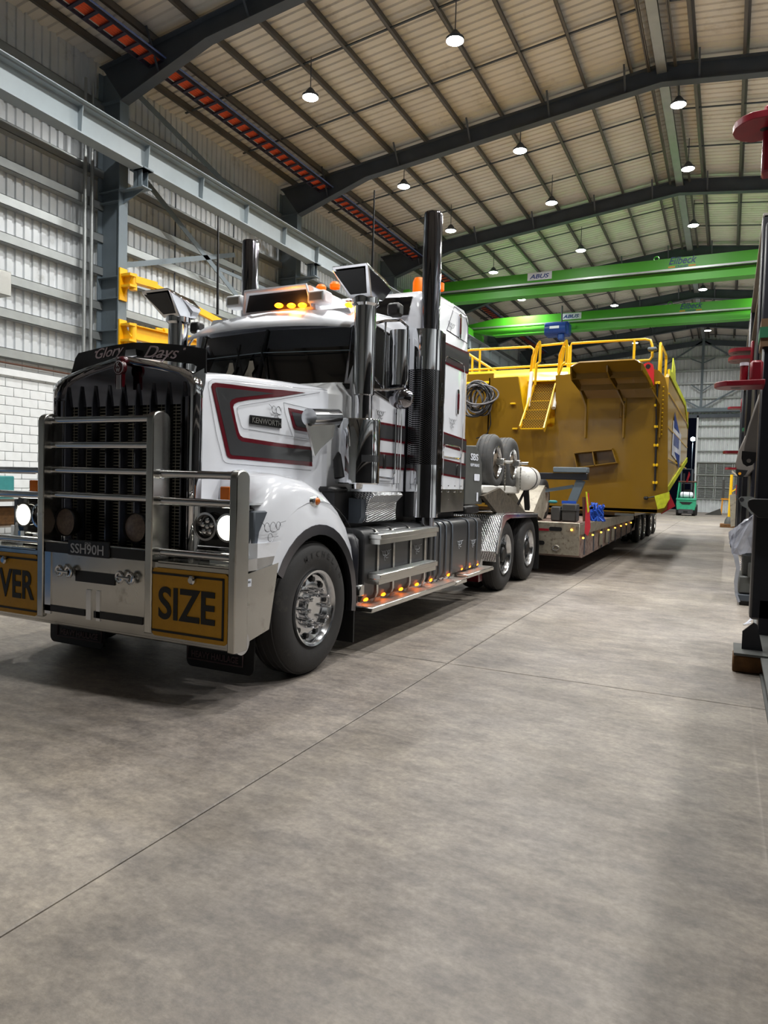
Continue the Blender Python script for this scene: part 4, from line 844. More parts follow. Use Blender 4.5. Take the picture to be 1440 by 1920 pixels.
# --- air cleaners with scoops
def aircl():
    x, y = -3.02, 5.70; 
    return MB().lathe([(1.455, .05), (1.49, .06), (1.50, .20), (1.51, .207), (2.07, .207), (2.085, .2), (2.09, .085)], (x - .045, y, 0), 'Z', 36)
B('air_cleaner', aircl(), 'chrome', ang=30)
B('air_cleaner_band', MB().lathe([(1.70, .209), (1.76, .2095)], (-3.065, 5.70, 0), 'Z', 36, a0=-.9, a1=.2), 'band_grey')
B('intake_stack', MB().lathe([(2.08, .085), (2.30, .085), (2.31, .1), (3.14, .1), (3.15, .09)], (-3.02, 5.70, 0), 'Z', 28), 'chrome')
def scoop():
    c = (-3.03, 5.70); r = []
    a = [(c[0] - .10, 5.60, 3.16), (c[0] + .12, 5.60, 3.16), (c[0] + .12, 5.84, 3.18), (c[0] - .10, 5.84, 3.18)]
    b = [(c[0] - .16, 5.38, 3.36), (c[0] + .20, 5.38, 3.36), (c[0] + .20, 5.86, 3.28), (c[0] - .16, 5.86, 3.28)]
    t = [(c[0] - .15, 5.36, 3.385), (c[0] + .19, 5.36, 3.385), (c[0] + .16, 5.78, 3.36), (c[0] - .12, 5.78, 3.36)]
    return MB().loft([a, b, t])
B('intake_scoop', scoop(), 'chrome', bev=.008)
B('scoop_mouth', MB().poly([(-3.105, 5.575, 3.19), (-2.94, 5.575, 3.19), (-2.87, 5.375, 3.345), (-3.165, 5.375, 3.345)], (0, -.006, -.003)), 'black')
B('scoop_collar', MB().lathe([(3.10, .1), (3.12, .125), (3.17, .125), (3.18, .1)], (-3.02, 5.70, 0), 'Z', 24), 'chrome')
# cowl air duct (polished) in front of the cleaner
B('cowl_duct', MB().cyl((-3.157,5.008,2.045), (-3.147,5.437,2.086), .075, n=24), 'alu_bright')
B('duct_plate', MB().poly([(-3.151,4.975,1.991),(-3.106,5.361,2.03),(-3.11,5.334,1.906),(-3.117,5.272,1.863),(-3.13,5.161,1.793),(-3.138,5.085,1.724)], (-.02, 0, 0)), 'alu')
B('cowl_hose', MB().tube([(-3.15, 5.55, 2.05), (-3.12, 5.60, 1.85), (-3.16, 5.52, 1.7), (-3.13, 5.5, 1.55)], .05, 10), 'rubber')
B('cowl_gap_shade', MB().cb(-3.3, -3.1, 5.35, 5.62, 1.42, 1.47, .02), 'black')  # black piece stands in for the shade in the bonnet-to-cab gap
# --- exhaust stacks
def stack():
    return MB().lathe([(1.0, .1), (4.36, .1), (4.385, .095), (4.385, .088), (4.0, .088)], (-2.93, 7.02, 0), 'Z', 32)
B('exhaust_stack', stack(), 'chrome_dark', ang=30)
B('heat_shield', MB().lathe([(1.72, .19), (2.72, .19)], (-2.99, 7.02, 0), 'Z', 32, a0=PI * .95, a1=PI * 2.2), 'perf')
for z0_, z1_ in ((1.16, 1.72), (2.72, 3.14)): B('shield_wrap', MB().lathe([(z0_, .185), (z0_, .195), (z1_, .195), (z1_, .185)], (-2.99, 7.02, 0), 'Z', 32, a0=PI * .9, a1=PI * 2.25), 'chrome')
B('shield_panel', MB().box(-3.15, -2.995, 6.88, 6.90, 1.2, 3.14), 'chrome_dark')
vp = P('corner_panel', MB().box(-2.998, -2.985, 7.08, 7.55, 1.2, 3.13).box(-2.81, -2.796, 7.0, 7.14, 1.2, 3.13), 'chrome_dark'); P('corner_panel', MB().box(2 * CX + 2.985, 2 * CX + 2.998, 7.08, 7.55, 1.2, 3.13), 'chrome_dark')
vt = MB()
for k, ch in enumerate('KENWORTH'): vt.text(ch, (-2.795, 7.04, 2.54 - k * .125), (0, 1, 0), (0, 0, 1), .06, .06, .003, 0, .01)
obj('vertical_lettering', vt, 'black', vp)
# --- sleeper
def ssec(y, hw, z0, z1, r):
    L = [(hw, z0), (hw, z1 - r), (hw - r * .35, z1 - r * .3), (hw - r, z1)]; return [(CX + x, y, z) for x, z in L] + [(CX - x, y, z) for x, z in L[::-1]]
P('sleeper', MB().loft([ssec(6.92, 1.10, 1.2, 3.30, .05), ssec(7.0, 1.12, 1.2, 3.50, .12), ssec(7.15, 1.12, 1.2, 3.62, .14), ssec(7.6, 1.12, 1.2, 3.74, .2), ssec(8.1, 1.12, 1.2, 3.76, .22), ssec(8.40, 1.12, 1.2, 3.74, .17), ssec(8.48, 1.10, 1.2, 3.66, .16)]), 'white_paint', ang=50)
P('sleeper_window', MB().poly([(CX + .1, 6.905, 3.33), (CX + .98, 6.905, 3.31), (CX + .98, 7.0, 3.53), (CX + .1, 7.0, 3.56)], (0, .03, 0)), 'glass_dark'); P('sleeper_window', MB().poly([(CX - .98, 6.905, 3.31), (CX - .1, 6.905, 3.33), (CX - .1, 7.0, 3.56), (CX - .98, 7.0, 3.53)], (0, .03, 0)), 'glass_dark')
side(-2.998, 7.58, 8.47, ((2.93, 3.13, 2.93, 3.155), (1.99, 2.11, 1.945, 2.065), (1.65, 1.80, 1.61, 1.76)))
def rl(pts, r=.009, m='pin', nm='seam'): B(nm, MB().tube(pts, r, 6, closed=True), m)
rl(rrect((-2.996, 7.98, 2.42), .66, 1.16, .08, (0, 1, 0), (0, 0, 1)), .008, 'chrome', 'locker_frame')
rl(rrect((-2.996, 7.98, 1.70), .6, .56, .08, (0, 1, 0), (0, 0, 1)), .008, 'chrome', 'locker_frame')
rl([(-2.997, y, z) for y, z in ((7.68, 3.30), (7.90, 3.62), (8.3, 3.6), (8.4, 3.5), (8.4, 3.28))], .005)
for z in (3.43, 2.52):
    q = B('side_marker', MB().poly(rrect((-2.996, 8.10, z), .07, .30, .03, (0, 1, 0), (0, 0, 1)), (.012, 0, 0)), 'chrome'); B('side_marker_lens', MB().poly(rrect((-2.99, 8.10, z), .04, .2, .02, (0, 1, 0), (0, 0, 1)), (.014, 0, 0)), 'maroon')
for c_ in ((-2.993, 7.83, 3.38), (-2.993, 7.95, 2.27)):
    sw = MB(); swirl(sw, c_, (0, 1, 0), (0, 0, 1), .11, .0018); B('painted_scroll', sw, 'pin')
B('locker_handle', MB().cb(-2.998, -2.985, 8.12, 8.17, 1.63, 1.76, .01), 'black')
B('sleeper_skirt', MB().box(-3.0, -2.985, 7.55, 8.40, 1.19, 1.46), 'alu'); 
mb = MB()
for k in range(4): mb.sph((-2.983, 7.62 + k * .22, 1.43), .012, 8).sph((-2.983, 7.62 + k * .22, 1.50), .010, 8)
B('rivets', mb, 'chrome', kind='stuff')
# --- behind sleeper: dark box with logo
gb = [(-3.05,8.784,2.243),(-3.05,9.235,2.17),(-3.05,9.335,1.884),(-3.05,9.393,1.332),(-3.05,8.56,1.339)]
cb_ = P('tool_cabinet', MB().poly([(-3.02, 8.55, 2.02), (-3.02, 8.95, 2.04), (-3.02, 9.2, 1.82), (-3.02, 9.26, 1.26), (-3.02, 8.55, 1.26)], (-2.2, 0, 0)), 'machine_grey', bev=.01, label='dark grey cabinet behind the sleeper')
obj('cabinet_front', MB().box(-4.9, -3.35, 8.53, 8.56, 1.25, 2.0), 'tank_grey', cb_)
obj('cabinet_lettering', MB().text('SBS', (-3.012, 8.70, 1.84), (0, 1, 0), (0, 0, 1), .3, .09, .003, 0, .02).text('HEAVY HAULAGE', (-3.012, 8.70, 1.76), (0, 1, 0), (0, 0, 1), .36, .04, .003, 0, .01), 'signboard', cb_)
obj('cabinet_tag', MB().poly(rrect((-3.014, 8.98, 1.62), .22, .09, .02, (0, 1, 0), (0, 0, 1)), (.003, 0, 0)), 'signboard', cb_); obj('cabinet_tag', MB().poly(rrect((-3.014, 9.02, 1.36), .06, .12, .01, (0, 1, 0), (0, 0, 1)), (.003, 0, 0)), 'signboard', cb_)
P('cabinet_bumper', MB().cb(-5.1, -3.0, 8.55, 9.08, 1.14, 1.25, .02), 'black')
# --- tanks, steps, lights
def tank(y0, y1, z0, z1, xo=-2.875, xi=-3.62):
    r = .1; L = [(xi, z0 + .1), (xi, z1), (xo - r, z1), (xo - r * .4, z1 - r * .12), (xo - .01, z1 - r * .5), (xo, z1 - r), (xo, z0 + r), (xo - .03, z0 + .03), (xo - .1, z0)]
    return MB().loft([[(x if k not in (0,) or True else x, y, z) for x, z in L] for k, y in enumerate((y0, y1))])
B('fuel_tank', tank(5.52, 7.0, .42, 1.10), 'tank_grey', bev=.012)
B('fuel_tank', tank(7.06, 8.86, .42, 1.10), 'tank_grey', bev=.02)
B('tank_end', MB().cb(-3.5, -2.9, 5.40, 5.52, .4, 1.06, .06), 'navy_black')
def strap(y, m='alu'):
    L = [(-3.55, 1.105), (-2.98, 1.105), (-2.905, 1.085), (-2.872, 1.045), (-2.866, .9), (-2.866, .5), (-2.9, .42)]
    a = MB()
    for w_ in (0,): a.loft([[(x, y - .018, z), (x, y + .018, z), (x + .004, y + .018, z + .003), (x + .004, y - .018, z + .003)] for x, z in L])
    B('tank_strap', a, m)
for y in (5.78, 6.12, 6.52, 6.9): strap(y)
for y in (7.18, 7.34, 7.52, 7.72, 8.3, 8.62): strap(y, 'steel_dark')
for c_ in ((-2.864, 5.95, .86), (-2.864, 6.70, .86), (-2.87, 8.0, .82), (-2.87, 8.5, .8)):
    sw = MB(); swirl(sw, c_, (0, 1, 0), (0, 0, 1), .09, .0022); B('painted_scroll', sw, 'plate_text')
def step(y0, y1, z, d=.13, h=.05, x0=-2.875): return MB().cb(x0, x0 + d, y0, y1, z - h, z, .006).box(x0, x0 + d - .02, y0 + .01, y1 - .01, z - h - .045, z - h)
B('step', step(5.60, 6.98, 1.06), 'alu'); B('step', step(5.60, 6.98, .70), 'alu')
B('step_tread', MB().box(-2.87, -2.76, 5.62, 6.96, 1.061, 1.065), 'chequer'); B('step_tread', MB().box(-2.87, -2.76, 5.62, 6.96, .701, .705), 'chequer')
for y0, y1, z in ((5.48, 7.60, .415), (7.62, 7.98, .40), (8.02, 9.05, .44)):
    B('running_board', MB().cb(-2.93, -2.76, y0, y1, z - .045, z, .006), 'alu'); B('board_tread', MB().box(-2.92, -2.77, y0 + .01, y1 - .01, z + .001, z + .005), 'chequer_dull')
    B('board_back', MB().box(-2.93, -2.92, y0, y1, z, z + .09), 'alu_bright')
for y in (5.62, 5.98, 6.38, 6.78, 7.18, 7.72, 8.15, 8.45, 8.75):
    z = .46 if y < 8 else .49
    B('side_lamp', MB().sph((-2.90, y, z), .024, 10, (.8, 1.7, .75)), 'amber_on', label='glowing amber side lamp')
    for s_ in (1,):
        L_ = bpy.data.lights.new('side_glow', 'POINT'); L_.energy = .06; L_.color = (1, .2, .05); L_.shadow_soft_size = .02; o_ = bpy.data.objects.new('side_glow', L_); COL.objects.link(o_); o_.parent = tk; o_.location = (-2.865 - CX, y - 7.5, z + .02)
# chequer plate battery box
cq = [(-3.5, 1.43), (-2.93, 1.43), (-2.90, 1.40), (-2.97, 1.33), (-2.98, 1.22), (-2.97, 1.15), (-3.5, 1.15)]
B('step_box', MB().poly([(x, 5.75, z) for x, z in cq], (0, .63, 0)), 'chequer', bev=.006)
B('box_end', MB().poly([(x, 5.66, z) for x, z in ((-3.5, 1.40), (-2.99, 1.36), (-2.99, 1.2), (-3.02, 1.14), (-3.5, 1.14))], (0, .09, 0)), 'steel_dark')
P('under_cab', MB().box(CX - 1.0, CX + 1.0, 5.4, 6.9, 1.16, 1.43), 'black'); B('under_box', MB().box(-3.7, -3.15, 5.4, 8.5, .5, 1.2), 'black')
# rear guards (chequer plate)
def guard():
    a = MB(); x0, x1 = -3.55, -2.82
    a.loft([[(x0, y, z), (x1, y, z), (x1, y + .012, z - .012), (x0, y + .012, z - .012)] for y, z in ((9.34, .60), (9.46, .84), (9.60, 1.10))])
    a.loft([[(x0, y, z), (x1, y, z), (x1, y, z - .012), (x0, y, z - .012)] for y, z in ((9.60, 1.10), (9.75, 1.125), (11.62, 1.075))]); return a
B('wheel_guard', guard(), 'chequer')
B('guard_skirt', MB().poly([(-2.835, y, z) for y, z in ((9.59, 1.11), (9.75, 1.135), (11.64, 1.08), (11.64, 1.01), (10.0, 1.05), (9.78, 1.02), (9.62, .90), (9.42, .57), (9.33, .59))], (.012, 0, 0)), 'alu_bright')
B('guard_lower', MB().box(-3.4, -2.83, 9.34, 9.36, .47, .61), 'chequer_dull')
B('rear_flap', MB().loft([[(-3.5, y, z), (-2.85, y, z), (-2.85, y + .015, z), (-3.5, y + .015, z)] for y, z in ((11.64, 1.05), (11.82, .85), (11.90, .5), (11.90, .12))]), 'rubber')
B('rear_bracket', MB().box(-3.4, -3.0, 9.14, 9.30, .2, .48), 'badge_red')
# ================================================================ LOW LOADER TRAILER
tr = empty('low_loader_trailer', (CX, 18, 0), 'dirty low loader trailer with gooseneck and amber side lamps carrying the yellow tray', 'trailer')
TX0, TX1 = -6.0, -2.24
def Tn(name, mb, m, parent=tr, **kw): return obj(name, mb, m, parent, **kw)
Tn('deck', MB().poly([(TX1, y, z) for y, z in ((12.2, .92), (12.2, .36), (12.5, .30), (20.2, .42), (20.2, .80), (19.5, .86))], (TX0 - TX1, 0, 0)), 'rust_deck')
Tn('front_plate', MB().cb(TX0, TX1 + .01, 12.17, 12.2, .36, .92, .01), 'alu_dirty')
for z, w_ in ((.80, .22), (.55, .2)):
    Tn('plate_slot', MB().poly(rrect((-2.638 - (.0 if z > .7 else .28), 12.168, z), w_, .07, .03, (1, 0, 0), (0, 0, 1)), (0, -.004, 0)), 'black')
Tn('reflective_tape', MB().box(-3.0, -2.75, 12.160, 12.166, .76, .80), 'red_lug')
Tn('tow_eye', MB().tube([(-2.62 + .05 * math.cos(t), 12.16, .47 + .04 * math.sin(t)) for t in [k * PI / 8 for k in range(16)]], .014, 6, closed=True), 'alu')
Tn('front_lamp', MB().sph((-2.36, 12.14, .80), .02, 10), 'amber_small')
Tn('side_rail', MB().box(TX1 - .02, TX1 + .03, 12.2, 19.6, .72, .90), 'alu_dirty')
Tn('side_rail', MB().box(TX0 - .03, TX0 + .02, 12.2, 19.6, .72, .90), 'alu_dirty')
for k in range(8):
    y = 12.35 + k * .95
    Tn('side_lamp', MB().sph((TX1 + .04, y, .66), .02, 8), 'amber_small')
    Tn('outrigger', MB().box(TX1 - .04, TX1 + .015, y + .3, y + .36, .34, .72), 'steel_dark')
for k in range(3): Tn('chain_tag', MB().box(TX1 + .015, TX1 + .03, 14.2 + k * .8, 14.55 + k * .8, .40, .66), 'alu_dirty')
Tn('rear_ramp', MB().poly([(TX1, y, z) for y, z in ((19.4, .86), (20.4, 1.22), (20.8, 1.26), (27.5, 1.22), (27.5, 1.0), (20.6, .98), (20.0, .5), (19.4, .45))], (TX0 - TX1, 0, 0)), 'rust_deck')
Tn('rear_guard', MB().loft([[(TX1 - .4, y, z), (TX1 + .02, y, z), (TX1 + .02, y, z - .03), (TX1 - .4, y, z - .03)] for y, z in ((20.7, .75), (20.75, .95), (21.2, 1.15), (24.2, 1.15), (24.3, .7))]), 'alu_dirty')
for y in (21.35, 22.6, 24.6, 26.0):
    for s_, xo in ((1, TX1 + .02), (-1, TX0 - .02)): wheel('trailer_wheel', xo, y, .42, s_, .42, .24, 'plain', tr, 'tyre', 'alu', dual=True)
Tn('trailer_axles', MB().cyl((TX0 + .3, 21.35, .42), (TX1 - .3, 21.35, .42), .08).cyl((TX0 + .3, 22.6, .42), (TX1 - .3, 22.6, .42), .08).cyl((TX0 + .3, 24.6, .42), (TX1 - .3, 24.6, .42), .08).cyl((TX0 + .3, 26.0, .42), (TX1 - .3, 26.0, .42), .08), 'black')
# gooseneck
def neck(x0, x1): return MB().poly([(x0, y, z) for y, z in ((9.5, 1.52), (9.5, 1.30), (10.8, 1.24), (11.5, 1.02), (12.2, .9), (12.25, 1.15), (11.6, 1.5), (11.0, 1.55))], (x1 - x0, 0, 0))
Tn('gooseneck', neck(-3.42, -3.30), 'neck_dirt'); Tn('gooseneck', neck(-4.94, -4.82), 'neck_dirt')
Tn('neck_top', MB().box(-4.95, -3.29, 9.5, 11.0, 1.5, 1.56).box(-4.95, -3.29, 9.5, 9.55, 1.3, 1.5), 'neck_dirt')
Tn('neck_cheek', MB().poly([(-3.1,10.31,1.419),(-3.1,11.068,1.461),(-3.1,11.882,1.08),(-3.1,12.077,0.964),(-3.1,11.45,0.985),(-3.1,10.917,1.19)], (-.05, 0, 0)), 'neck_cream')
Tn('neck_wedge', MB().poly([(-3.0,12.034,1.08),(-3.0,12.524,1.401),(-3.0,12.828,1.547),(-3.0,12.981,1.105),(-3.0,12.76,0.916)], (-.5, 0, 0)), 'neck_cream')
Tn('neck_plate', MB().poly([(-2.95,9.104,1.374),(-2.95,9.857,1.485),(-2.95,11.411,1.081),(-2.95,11.316,1.032),(-2.95,9.823,1.101)], (-.06, 0, 0)), 'neck_dirt')
# spare wheels on the neck
SPW = [(-3.0,9.874,1.861),(-3.0,10.72,1.869)]
for k, (x_, y_, z_) in enumerate(SPW):
    w_, t_ = wheel('spare_wheel', -3.0, y_, z_, 1, .40, .26, 'spare', tr, 'tyre_grey')
    obj('clamp', MB().cb(-3.02, -2.90, y_ - .06, y_ + .06, z_ - .05, z_ + .05, .01).cyl((-2.95, y_, z_), (-2.78, y_, z_), .022, n=8), 'alu', w_)
    ch = MB()
    for j in range(7): ch.tube([(-2.90, y_ + .03 + .018 * math.cos(t), z_ - .09 - j * .05 + .03 * math.sin(t)) for t in [q * PI / 4 for q in range(8)]], .007, 5, closed=True)
    obj('chain', ch, 'alu', w_)
    Tn('wheel_arm', MB().bar((-3.03, y_ - .02, z_ - .05), (-3.1, y_ - .1, z_ - .5), .08), 'neck_dirt')
tc_ = (-3.0,11.157,1.644)
Tn('wheel_cradle', MB().cb(-3.35, -3.0, 9.2, 11.1, 1.40, 1.52, .02), 'tank_white')
Tn('air_tank', MB().lathe([(-.02, 0), (0, .08), (.05, .16), (.12, .19), (.62, .19), (.69, .16), (.74, .08), (.76, 0)], (-2.95, tc_[1] - .30, tc_[2]), 'Y', 28), 'tank_white', label='white cylindrical air tank')
Tn('tank_band', MB().lathe([(.35, .193), (.35, .198), (.38, .198), (.38, .193)], (-2.95, tc_[1] - .30, tc_[2]), 'Y', 28), 'black')
Tn('tank_mount', MB().bar((-2.95, tc_[1] + .15, tc_[2] - .18), (-2.97, tc_[1] + .35, tc_[2] - .5), .08).bar((-2.95, tc_[1] + .1, tc_[2] - .18), (-2.97, tc_[1] - .25, tc_[2] - .42), .03), 'black')
wy = (-3.2,13.723,1.289)
w_, t_ = wheel('spare_wheel', -3.15, wy[1] - .15, 1.27, 1, .42, .26, 'plain', tr, 'tyre', 'wheel_tan')
# things on the deck
Yd = 12.9
def it(name, mb, m, label, cat, **kw): return tag(obj(name, mb, m, **kw), label, cat)
sf = empty('support_stand', (-3.2, 12.95, .93), 'dark steel support stand with a long top beam on the trailer deck', 'stand')
sp = [(-3.204,12.95,1.759),(-2.263,12.95,1.796),(-2.265,12.95,1.863),(-2.864,12.95,1.844),(-2.278,12.95,1.71),(-2.492,12.95,0.885),(-2.636,12.95,0.926),(-2.398,12.95,1.659),(-3.143,12.95,1.426),(-2.516,12.95,1.541)]
obj('top_beam', MB().cb(-6.0, sp[1][0], 12.85, 13.05, sp[0][2] - .10, sp[0][2] + .02, .01), 'navy_black', sf)
obj('cap_plate', MB().cb(sp[3][0], sp[2][0], 12.82, 13.08, sp[0][2] + .03, sp[2][2] + .02, .01), 'steel_grey', sf)
obj('leg', MB().bar((sp[1][0] - .12, 12.95, sp[0][2] - .1), (sp[1][0] - .38, 12.95, .93), .15, .11, (0, 1, 0)), 'steel_grey', sf)
obj('leg', MB().bar((-5.7, 12.95, sp[0][2] - .1), (-5.5, 12.95, .93), .24, .2, (0, 1, 0)), 'steel_grey', sf)
obj('brace', MB().bar(sp[8], sp[9], .06), 'steel_grey', sf)
q0, q1 = ((-2.784,12.45,0.89),(-2.617,12.45,1.18)); it('tool_crate', MB().cb(q0[0], q1[0], 12.4, 12.7, .925, q1[2] , .02), 'crate_grey', 'small grey crate at the front of the trailer deck, left one', 'crate')
q0, q1 = ((-2.598,12.45,0.9),(-2.344,12.45,1.237)); it('tool_crate', MB().cb(q0[0], q1[0], 12.4, 12.7, .925, q1[2], .02).box(q0[0] - .01, q1[0] + .01, 12.39, 12.71, q1[2] - .12, q1[2] - .10), 'crate_grey', 'larger grey lidded crate beside the stand leg on the trailer deck', 'crate')
q = (-2.779,12.5,1.229); it('rag', MB().sph((q[0] , 12.52, q[2] + .03), .07, 10, (1.2, .7, .5)), 'teal', 'crumpled blue-green rag lying on the small grey crate', 'rag')
q = (-2.501,12.5,1.249); it('strap_roll', MB().bar((q[0] - .12, 12.5, q[2] + .01), (q[0] + .12, 12.55, q[2] + .01), .05), 'blue_strap', 'blue strap lying on the larger grey crate', 'strap')
random.seed(4)
bs = MB(); ba = (-2.083,12.8,1.147)
for k in range(26):
    x, z = ba[0] + random.uniform(-.09, .12), 0
    z0 = random.uniform(.99, 1.16); bs.tube([(x + random.uniform(-.05, .05), 12.8 + random.uniform(-.1, .1), z0 + .10), (x + random.uniform(-.06, .06), 12.75, z0), (x + random.uniform(-.05, .05), 12.8 + random.uniform(-.08, .08), .945)], .018, 5)
it('ratchet_straps', bs, 'blue_strap', 'heap of blue ratchet straps behind the small red and yellow flag', 'straps', kind='stuff')
q = [(-2.171,12.3,1.428),(-2.127,12.3,1.429),(-2.078,12.3,0.84),(-2.117,12.3,0.701),(-2.172,12.3,0.744)]
fg = it('warning_flag', MB().poly(q, (0, .015, 0)), 'red_cloth', 'limp red flag with a yellow edge hanging at the front corner of the trailer', 'flag')
obj('flag_edge', MB().poly([(-2.179,12.29,1.455),(-2.153,12.29,1.455),(-2.105,12.29,1.13),(-2.13,12.29,1.093)], (0, -.006, 0)), 'yg_strap', fg)
it('marker_post', MB().cyl((-2.188,12.35,0.942), (-2.213,12.35,1.362), .03, n=10), 'rust_pipe', 'short rusty post beside the limp red flag on the trailer corner', 'post')
# ================================================================ YELLOW TRAY BODY
by = 16.0
tb = empty('truck_tray_body', (CX, 20, 1.0), 'huge yellow mining truck tray body loaded on the trailer', 'tray body')
def Q(name, mb, m='body_yellow_shaded', parent=tb, **kw): return obj(name, mb, m, parent, **kw)
BXR = -1.22; BXL = 2 * CX - BXR
def YZ(u, v, y=16.0): pass
zb = 1.06
front_r = [(-4.176,16.0,0.977),(-1.251,16.0,1.03),(-1.149,16.0,1.113),(-1.135,16.0,1.283),(-1.231,16.0,3.639),(-1.294,16.0,3.887),(-1.416,16.0,4.037),(-1.566,16.0,4.1),(-2.239,16.0,4.109),(-3.592,16.0,4.028),(-3.552,16.0,2.94),(-3.622,16.0,2.881),(-4.109,16.0,2.886)]
Q('front_wall', MB().poly([(CX - .4, 16.0, zb)] + front_r[1:10] + [(p[0], p[1], p[2]) for p in front_r[10:12]] + [(-4.183, 16.0, 2.887), (-4.262, 16.0, 3.009), (-4.262, 16.0, zb)], (0, .05, 0)))
Q('front_wall', MB().poly([(-4.262, 16.0, zb), (-4.262, 16.0, 3.009), (-4.461, 16.0, 4.04), (-5.149, 16.0, 4.031), (-5.149, 16.0, zb)], (0, .05, 0)))
Q('front_wall', MB().box(BXL, -5.149, 16.35, 16.4, zb, 4.2))
Q('wall_return', MB().box(-5.149, -5.149 + .03, 16.0, 16.4, zb, 4.031))
# recess behind the stair
Q('recess_back', MB().box(-5.149, -3.59, 16.75, 16.8, 2.7, 4.25), 'yellow')
Q('recess_side', MB().poly([(-4.262, 16.05, 3.009), (-4.461, 16.05, 4.04), (-4.461 + .3, 16.75, 4.15), (-4.262 + .1, 16.75, 2.9)], (.02, 0, 0)), 'yellow')
Q('recess_side', MB().box(-3.59, -3.59 + .03, 16.05, 16.8, 2.8, 4.0))
Q('recess_floor', MB().box(-4.262, -3.59, 16.02, 16.8, 2.82, 2.86), 'yellow')
# deck above
Q('deck_plate', MB().poly([(BXL, y, z) for y, z in ((16.3, 3.98), (16.8, 4.33), (18.2, 4.40), (18.2, 4.3), (16.8, 4.25), (16.3, 3.95))], (-2.913 - BXL, 0, 0)), 'yellow')
# right side wall: height drops towards the tail, underside rises
sA = [(-1.13,14.769,3.784),(-1.13,22.109,3.742),(-1.13,23.939,3.511),(-1.13,24.289,2.397),(-1.13,16.384,1.532)]
Q('side_wall', MB().poly([(BXR, 16.02, 1.35), (BXR, 16.02, 3.90), (BXR, 16.4, 4.02), (BXR, sA[1][1], 4.02), (BXR, sA[2][1], sA[2][2]), (BXR, sA[3][1], sA[3][2])], (-.08, 0, 0)), 'side_yellow_lit')  # same yellow paint, made paler to show the light on this side
Q('side_wall', MB().poly([(BXL, 16.02, 1.35), (BXL, 16.02, 3.90), (BXL, 16.4, 4.02), (BXL, sA[1][1], 4.02), (BXL, sA[2][1], sA[2][2]), (BXL, sA[3][1], sA[3][2])], (.08, 0, 0)), 'yellow')
for z in (3.55, 2.85, 2.2): Q('side_crease', MB().box(BXR - .002, BXR + .02, 16.1, sA[3][1] - .3, z, z + .03), 'yellow')
Q('underside', MB().poly([(BXR - .05, 16.05, 1.30), (BXR - .05, sA[3][1], sA[3][2]), (BXR - .05, sA[3][1], sA[3][2] + .1), (BXR - .05, 16.05, 1.42)], (BXL - BXR + .1, 0, 0)))
Q('front_bottom', MB().box(BXL + .1, BXR - .12, 16.0, 17.2, 1.02, 1.1).box(BXL + .6, BXR - .6, 16.3, 19.5, .93, 1.03))
Q('tail_wall', MB().box(BXL, BXR, sA[3][1] - .1, sA[3][1], sA[3][2], 4.0))
Q('edge_tape', MB().bar((BXR + .012, 16.02, 4.0), (BXR + .012, sA[1][1], 4.0), .02, .14, (0, 0, 1)).bar((BXR + .012, sA[1][1], 4.0), (BXR + .012, sA[2][1], sA[2][2]), .02, .14).bar((BXR + .012, sA[3][1], sA[3][2] + .1), (BXR + .012, 16.05, 1.42), .02, .14), 'yg_strap', label='yellow-green reflective edging')
# sign on the side wall
ss = [(-1.1,17.655,3.139),(-1.1,20.691,3.027),(-1.1,20.83,2.213),(-1.1,17.633,2.338)]
sb = Q('side_sign', MB().poly([(BXR + .01, y, z) for x, y, z in ss], (.008, 0, 0)), 'signboard', label='white and blue sign on the tray side')
sy0, sy1 = ss[0][1], ss[1][1]; sz_ = (ss[0][2] + ss[3][2]) / 2
obj('sign_figure', MB().poly([(BXR + .02, sy0 + .2, 3.0), (BXR + .02, sy0 + .2, 3.35), (BXR + .02, sy1 - .8, 3.0)], (.004, 0, 0)).poly([(BXR + .02, sy0 + .7, 2.45), (BXR + .02, sy1 - .4, 2.1), (BXR + .02, sy1 - .4, 2.45)], (.004, 0, 0)), 'sign_blue', sb)
sl_ = MB()
for k in range(9): sl_.box(BXR + .02, BXR + .024, sy0 + .3 + k * .22, sy0 + .38 + k * .22, 2.58, 2.86)
obj('sign_marks', sl_, 'sign_blue', sb, kind='stuff')
# canopy eyebrow: ribbed plate curling out over the front wall
ca, cb_x = (-3.124,-1.672)
can = [(15.95, 2.85), (15.93, 3.35), (15.88, 3.55), (15.6, 3.82), (15.25, 4.0), (15.0, 4.06)]
cz0, cz1 = 2.85, 0
wl_, wr_ = (-2.877,-1.342)
def csec(y, z, a, b, t=.03): return [(a, y, z), (b, y, z), (b, y + t, z + t), (a, y + t, z + t)]
K = [(p[1], p[2], p[0], q[0]) for p, q in [((-2.879,15.93,3.475),(-1.447,15.93,3.391)),((-2.995,15.75,3.758),(-1.525,15.75,3.638)),((-3.127,15.45,3.961),(-1.619,15.45,3.842)),((-3.094,15.15,4.061),(-1.674,15.15,3.929)),((-2.891,15.0,4.115),(-1.794,15.0,4.018))]]
cn = Q('canopy', MB().loft([csec(*k) for k in K]), label='ribbed canopy curling out from the front wall')
for fx in (0.0, .52, 1.0):
    a = MB(); prof = []
    for y, z, l, r in K[:-1]: prof.append((l + (r - l) * fx, y, z))
    lo = [(wl_ + (wr_ - wl_) * fx + (0), 15.99, 2.62), (wl_ + (wr_ - wl_) * fx, 15.88, 2.62), (wl_ + (wr_ - wl_) * fx, 15.85, 3.3)] + [(p[0], p[1] + .05, p[2] - .13) for p in prof[1:]]
    hi = prof[::-1]
    pts_ = lo + hi; a.loft([[(x - .015, y, z) for x, y, z in pts_], [(x + .015, y, z) for x, y, z in pts_]]); obj('rib', a, 'body_yellow_shaded', cn)
